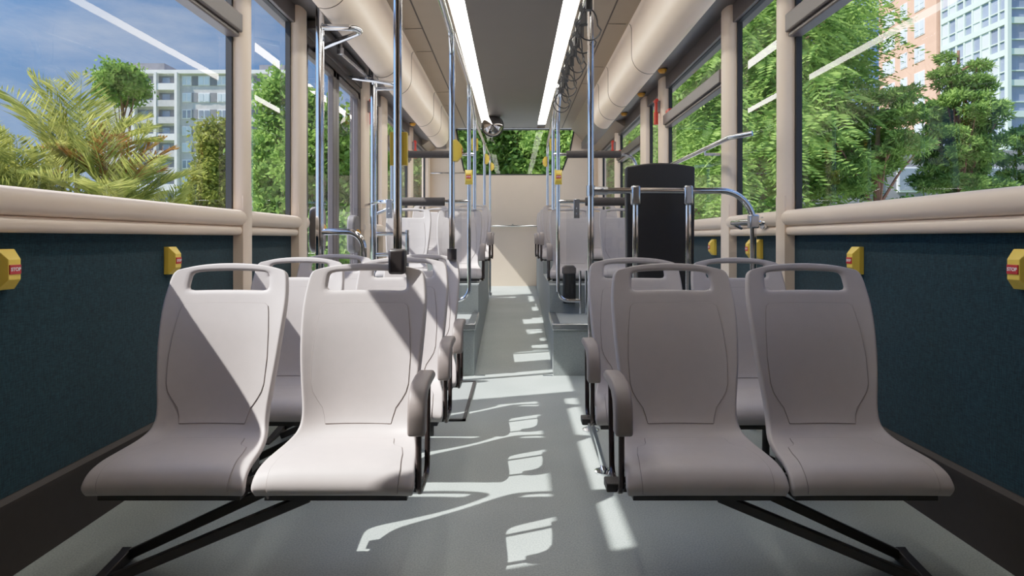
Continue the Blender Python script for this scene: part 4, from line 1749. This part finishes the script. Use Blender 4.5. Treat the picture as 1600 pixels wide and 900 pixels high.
def corner_tower():
    X = 45.8
    yc = 56.0
    # glass tower: one face along the street, one facing the camera
    t = thing('glass_tower', 'tall glass tower with pale green mullions on the right', 'building', (X, yc, GZ))
    H = 46.0
    ya, yb = 0.0, 8.8
    m = MB()
    m.box((0.15, 0.15, 0), (16, yb, H))
    obj('glass_wall', m, 'tower_glass', t, smooth=False)
    dz = 2.9
    nf = int(H / dz)
    for k in range(nf + 1):
        z = k * dz + 1.2
        m = MB()
        m.box((-0.05, -0.05, z - 0.28), (16, 0.2, z + 0.28))
        m.box((-0.05, -0.05, z - 0.28), (0.2, yb, z + 0.28))
        obj('spandrel', m, 'tower_mullion', t, smooth=False)
    m = MB()
    for i in range(9):
        y = yb * i / 8
        m.box((0.0, y - 0.09, 0), (0.2, y + 0.09, H))
    for i in range(10):
        x = 1.9 * i
        if x < 16:
            m.box((x - 0.09, 0.0, 0), (x + 0.09, 0.2, H))
    for k in range(nf):
        z = k * dz + 1.2 + 1.15
        m.box((0.02, 0, z - 0.05), (0.2, yb, z + 0.05))
        m.box((0, 0.02, z - 0.05), (16, 0.2, z + 0.05))
    m.box((-0.16, -0.16, 0), (0.2, 0.2, H))
    obj('mullion_grid', m, 'tower_mullion', t, smooth=False)
    # pale blinds behind some of the street side panes
    for k in range(nf):
        for i in range(8):
            if (k * 5 + i * 3) % 7 < 3 and i > 0 and k > 3:
                m = MB()
                z = k * dz + 1.5
                m.box((0.10, yb * i / 8 + 0.09, z), (0.14, yb * (i + 1) / 8 - 0.09, z + 2.3))
                obj('pale_pane', m, 'pane_light', t, smooth=False)
    # orange block next to it
    t = thing('orange_building', 'orange rendered apartment building with rows of pale windows on the right', 'building', (X, 69.0, GZ))
    m = MB()
    m.box((0, -4.0, 0), (14, 6.8, H))
    m.box((-0.35, -4.0, 0), (0, -2.6, H))
    obj('wall', m, 'orange_wall', t, smooth=False)
    for k in range(4, nf):
        z = k * dz + 0.9
        for a, b in ((-1.7, 0.0), (1.3, 2.5), (3.6, 5.9)):
            m = MB()
            m.box((-0.08, a, z), (0.02, b, z + 1.75))
            o = obj('window', m, 'window_white', t, smooth=False)
            m = MB()
            c = max(1, round((b - a) / 0.9))
            for q in range(c):
                aa = a + 0.08 + q * (b - a) / c
                m.box((-0.13, aa, z + 0.1), (-0.06, aa + (b - a) / c - 0.16, z + 0.55))
                m.box((-0.13, aa, z + 0.65), (-0.06, aa + (b - a) / c - 0.16, z + 1.65))
            obj('pane', m, 'pane_light', o, smooth=False)


corner_tower()

# grey low block behind the feathery trees
t = thing('low_building', 'low grey building glimpsed between the right hand trees', 'building', (22.0, 36.0, GZ))
m = MB()
m.box((-5, 0, 0), (9, 6, 6.5))
obj('wall', m, 'concrete_dark', t, smooth=False)
for k in range(2):
    for i in range(5):
        m = MB()
        m.box((-4 + i * 2.4, -0.1, 1.4 + k * 2.6), (-2.6 + i * 2.4, 0.0, 2.9 + k * 2.6))
        o = obj('window', m, 'window_white', t, smooth=False)
        m = MB()
        m.box((-3.9 + i * 2.4, -0.15, 1.5 + k * 2.6), (-2.7 + i * 2.4, -0.08, 2.8 + k * 2.6))
        obj('pane', m, 'pane_dark', o, smooth=False)

# ------------------------------------------------------------------ light
w = bpy.data.worlds.new('sky')
scene.world = w
w.use_nodes = True
nt = w.node_tree
bg = nt.nodes['Background']
tc = nt.nodes.new('ShaderNodeTexCoord')
sp = nt.nodes.new('ShaderNodeSeparateXYZ')
nt.links.new(tc.outputs['Generated'], sp.inputs['Vector'])
rp = nt.nodes.new('ShaderNodeValToRGB')
e = rp.color_ramp.elements
e[0].position, e[0].color = 0.0, (0.31, 0.43, 0.64, 1)
e[1].position, e[1].color = 0.75, (0.045, 0.11, 0.31, 1)
k = e.new(0.25)
k.color = (0.12, 0.245, 0.52, 1)
nt.links.new(sp.outputs['Z'], rp.inputs['Fac'])
mp = nt.nodes.new('ShaderNodeMapping')
mp.inputs['Scale'].default_value = (1.6, 1.6, 5.0)
nt.links.new(tc.outputs['Generated'], mp.inputs['Vector'])
nz = nt.nodes.new('ShaderNodeTexNoise')
nz.inputs['Scale'].default_value = 1.7
nz.inputs['Detail'].default_value = 8
nz.inputs['Roughness'].default_value = 0.62
nt.links.new(mp.outputs['Vector'], nz.inputs['Vector'])
cr = nt.nodes.new('ShaderNodeValToRGB')
cr.color_ramp.elements[0].position = 0.48
cr.color_ramp.elements[1].position = 0.8
nt.links.new(nz.outputs['Fac'], cr.inputs['Fac'])
ml = nt.nodes.new('ShaderNodeMath')
ml.operation = 'MULTIPLY'
ml.inputs[1].default_value = 0.42
nt.links.new(cr.outputs['Color'], ml.inputs[0])
mx = nt.nodes.new('ShaderNodeMix')
mx.data_type = 'RGBA'
# whole sky strengthened overhead and towards the sun, added fill outside the view
dt = nt.nodes.new('ShaderNodeVectorMath')
dt.operation = 'DOT_PRODUCT'
dt.inputs[1].default_value = tuple(Vector((-1.0, -0.325, 1.245)).normalized())
nt.links.new(tc.outputs['Generated'], dt.inputs[0])
gr = nt.nodes.new('ShaderNodeMapRange')
gr.interpolation_type = 'SMOOTHSTEP'
gr.inputs['From Min'].default_value = 0.35
gr.inputs['From Max'].default_value = 1.0
gr.inputs['To Min'].default_value = 0.0
gr.inputs['To Max'].default_value = 3.2
nt.links.new(dt.outputs['Value'], gr.inputs['Value'])
zr = nt.nodes.new('ShaderNodeMapRange')
zr.interpolation_type = 'SMOOTHSTEP'
zr.inputs['From Min'].default_value = 0.42
zr.inputs['From Max'].default_value = 0.8
zr.inputs['To Min'].default_value = 1.0
zr.inputs['To Max'].default_value = 3.4
nt.links.new(sp.outputs['Z'], zr.inputs['Value'])
sm_ = nt.nodes.new('ShaderNodeMath')
sm_.operation = 'ADD'
nt.links.new(gr.outputs['Result'], sm_.inputs[0])
nt.links.new(zr.outputs['Result'], sm_.inputs[1])
mx.inputs['B'].default_value = (0.86, 0.89, 0.93, 1)
nt.links.new(ml.outputs[0], mx.inputs['Factor'])
nt.links.new(rp.outputs['Color'], mx.inputs['A'])
nt.links.new(mx.outputs['Result'], bg.inputs['Color'])
st_ = nt.nodes.new('ShaderNodeMath')
st_.operation = 'MULTIPLY'
st_.inputs[1].default_value = 0.66
nt.links.new(sm_.outputs[0], st_.inputs[0])
nt.links.new(st_.outputs[0], bg.inputs['Strength'])
bg.inputs['Strength'].default_value = 0.85

sun = bpy.data.lights.new('sun', 'SUN')
sun.energy = 5.7
sun.angle = math.radians(0.6)
sun.color = (1.0, 0.97, 0.93)
so = bpy.data.objects.new('sun', sun)
d = Vector((1.0, 0.325, -1.245))
so.rotation_euler = d.to_track_quat('-Z', 'Y').to_euler()
so.location = (-20, -6, 25)
col.objects.link(so)

scene.view_settings.view_transform = 'Standard'
scene.view_settings.look = 'None'
scene.view_settings.exposure = 0.58
scene.view_settings.gamma = 1.12
# soft shoulder so that sunlit plastic keeps its tone
scene.view_settings.use_curve_mapping = True
cmap = scene.view_settings.curve_mapping
cv_ = cmap.curves[3]
for px_, py_ in ((0.3, 0.31), (0.5, 0.46), (0.67, 0.55)):
    cv_.points.new(px_, py_)
cv_.points[-1].location = (1.0, 0.70)
cmap.update()
scene.cycles.max_bounces = 10
scene.cycles.diffuse_bounces = 5
scene.cycles.transparent_max_bounces = 16
scene.cycles.caustics_reflective = False
scene.cycles.caustics_refractive = False
scene.cycles.sample_clamp_indirect = 6.0
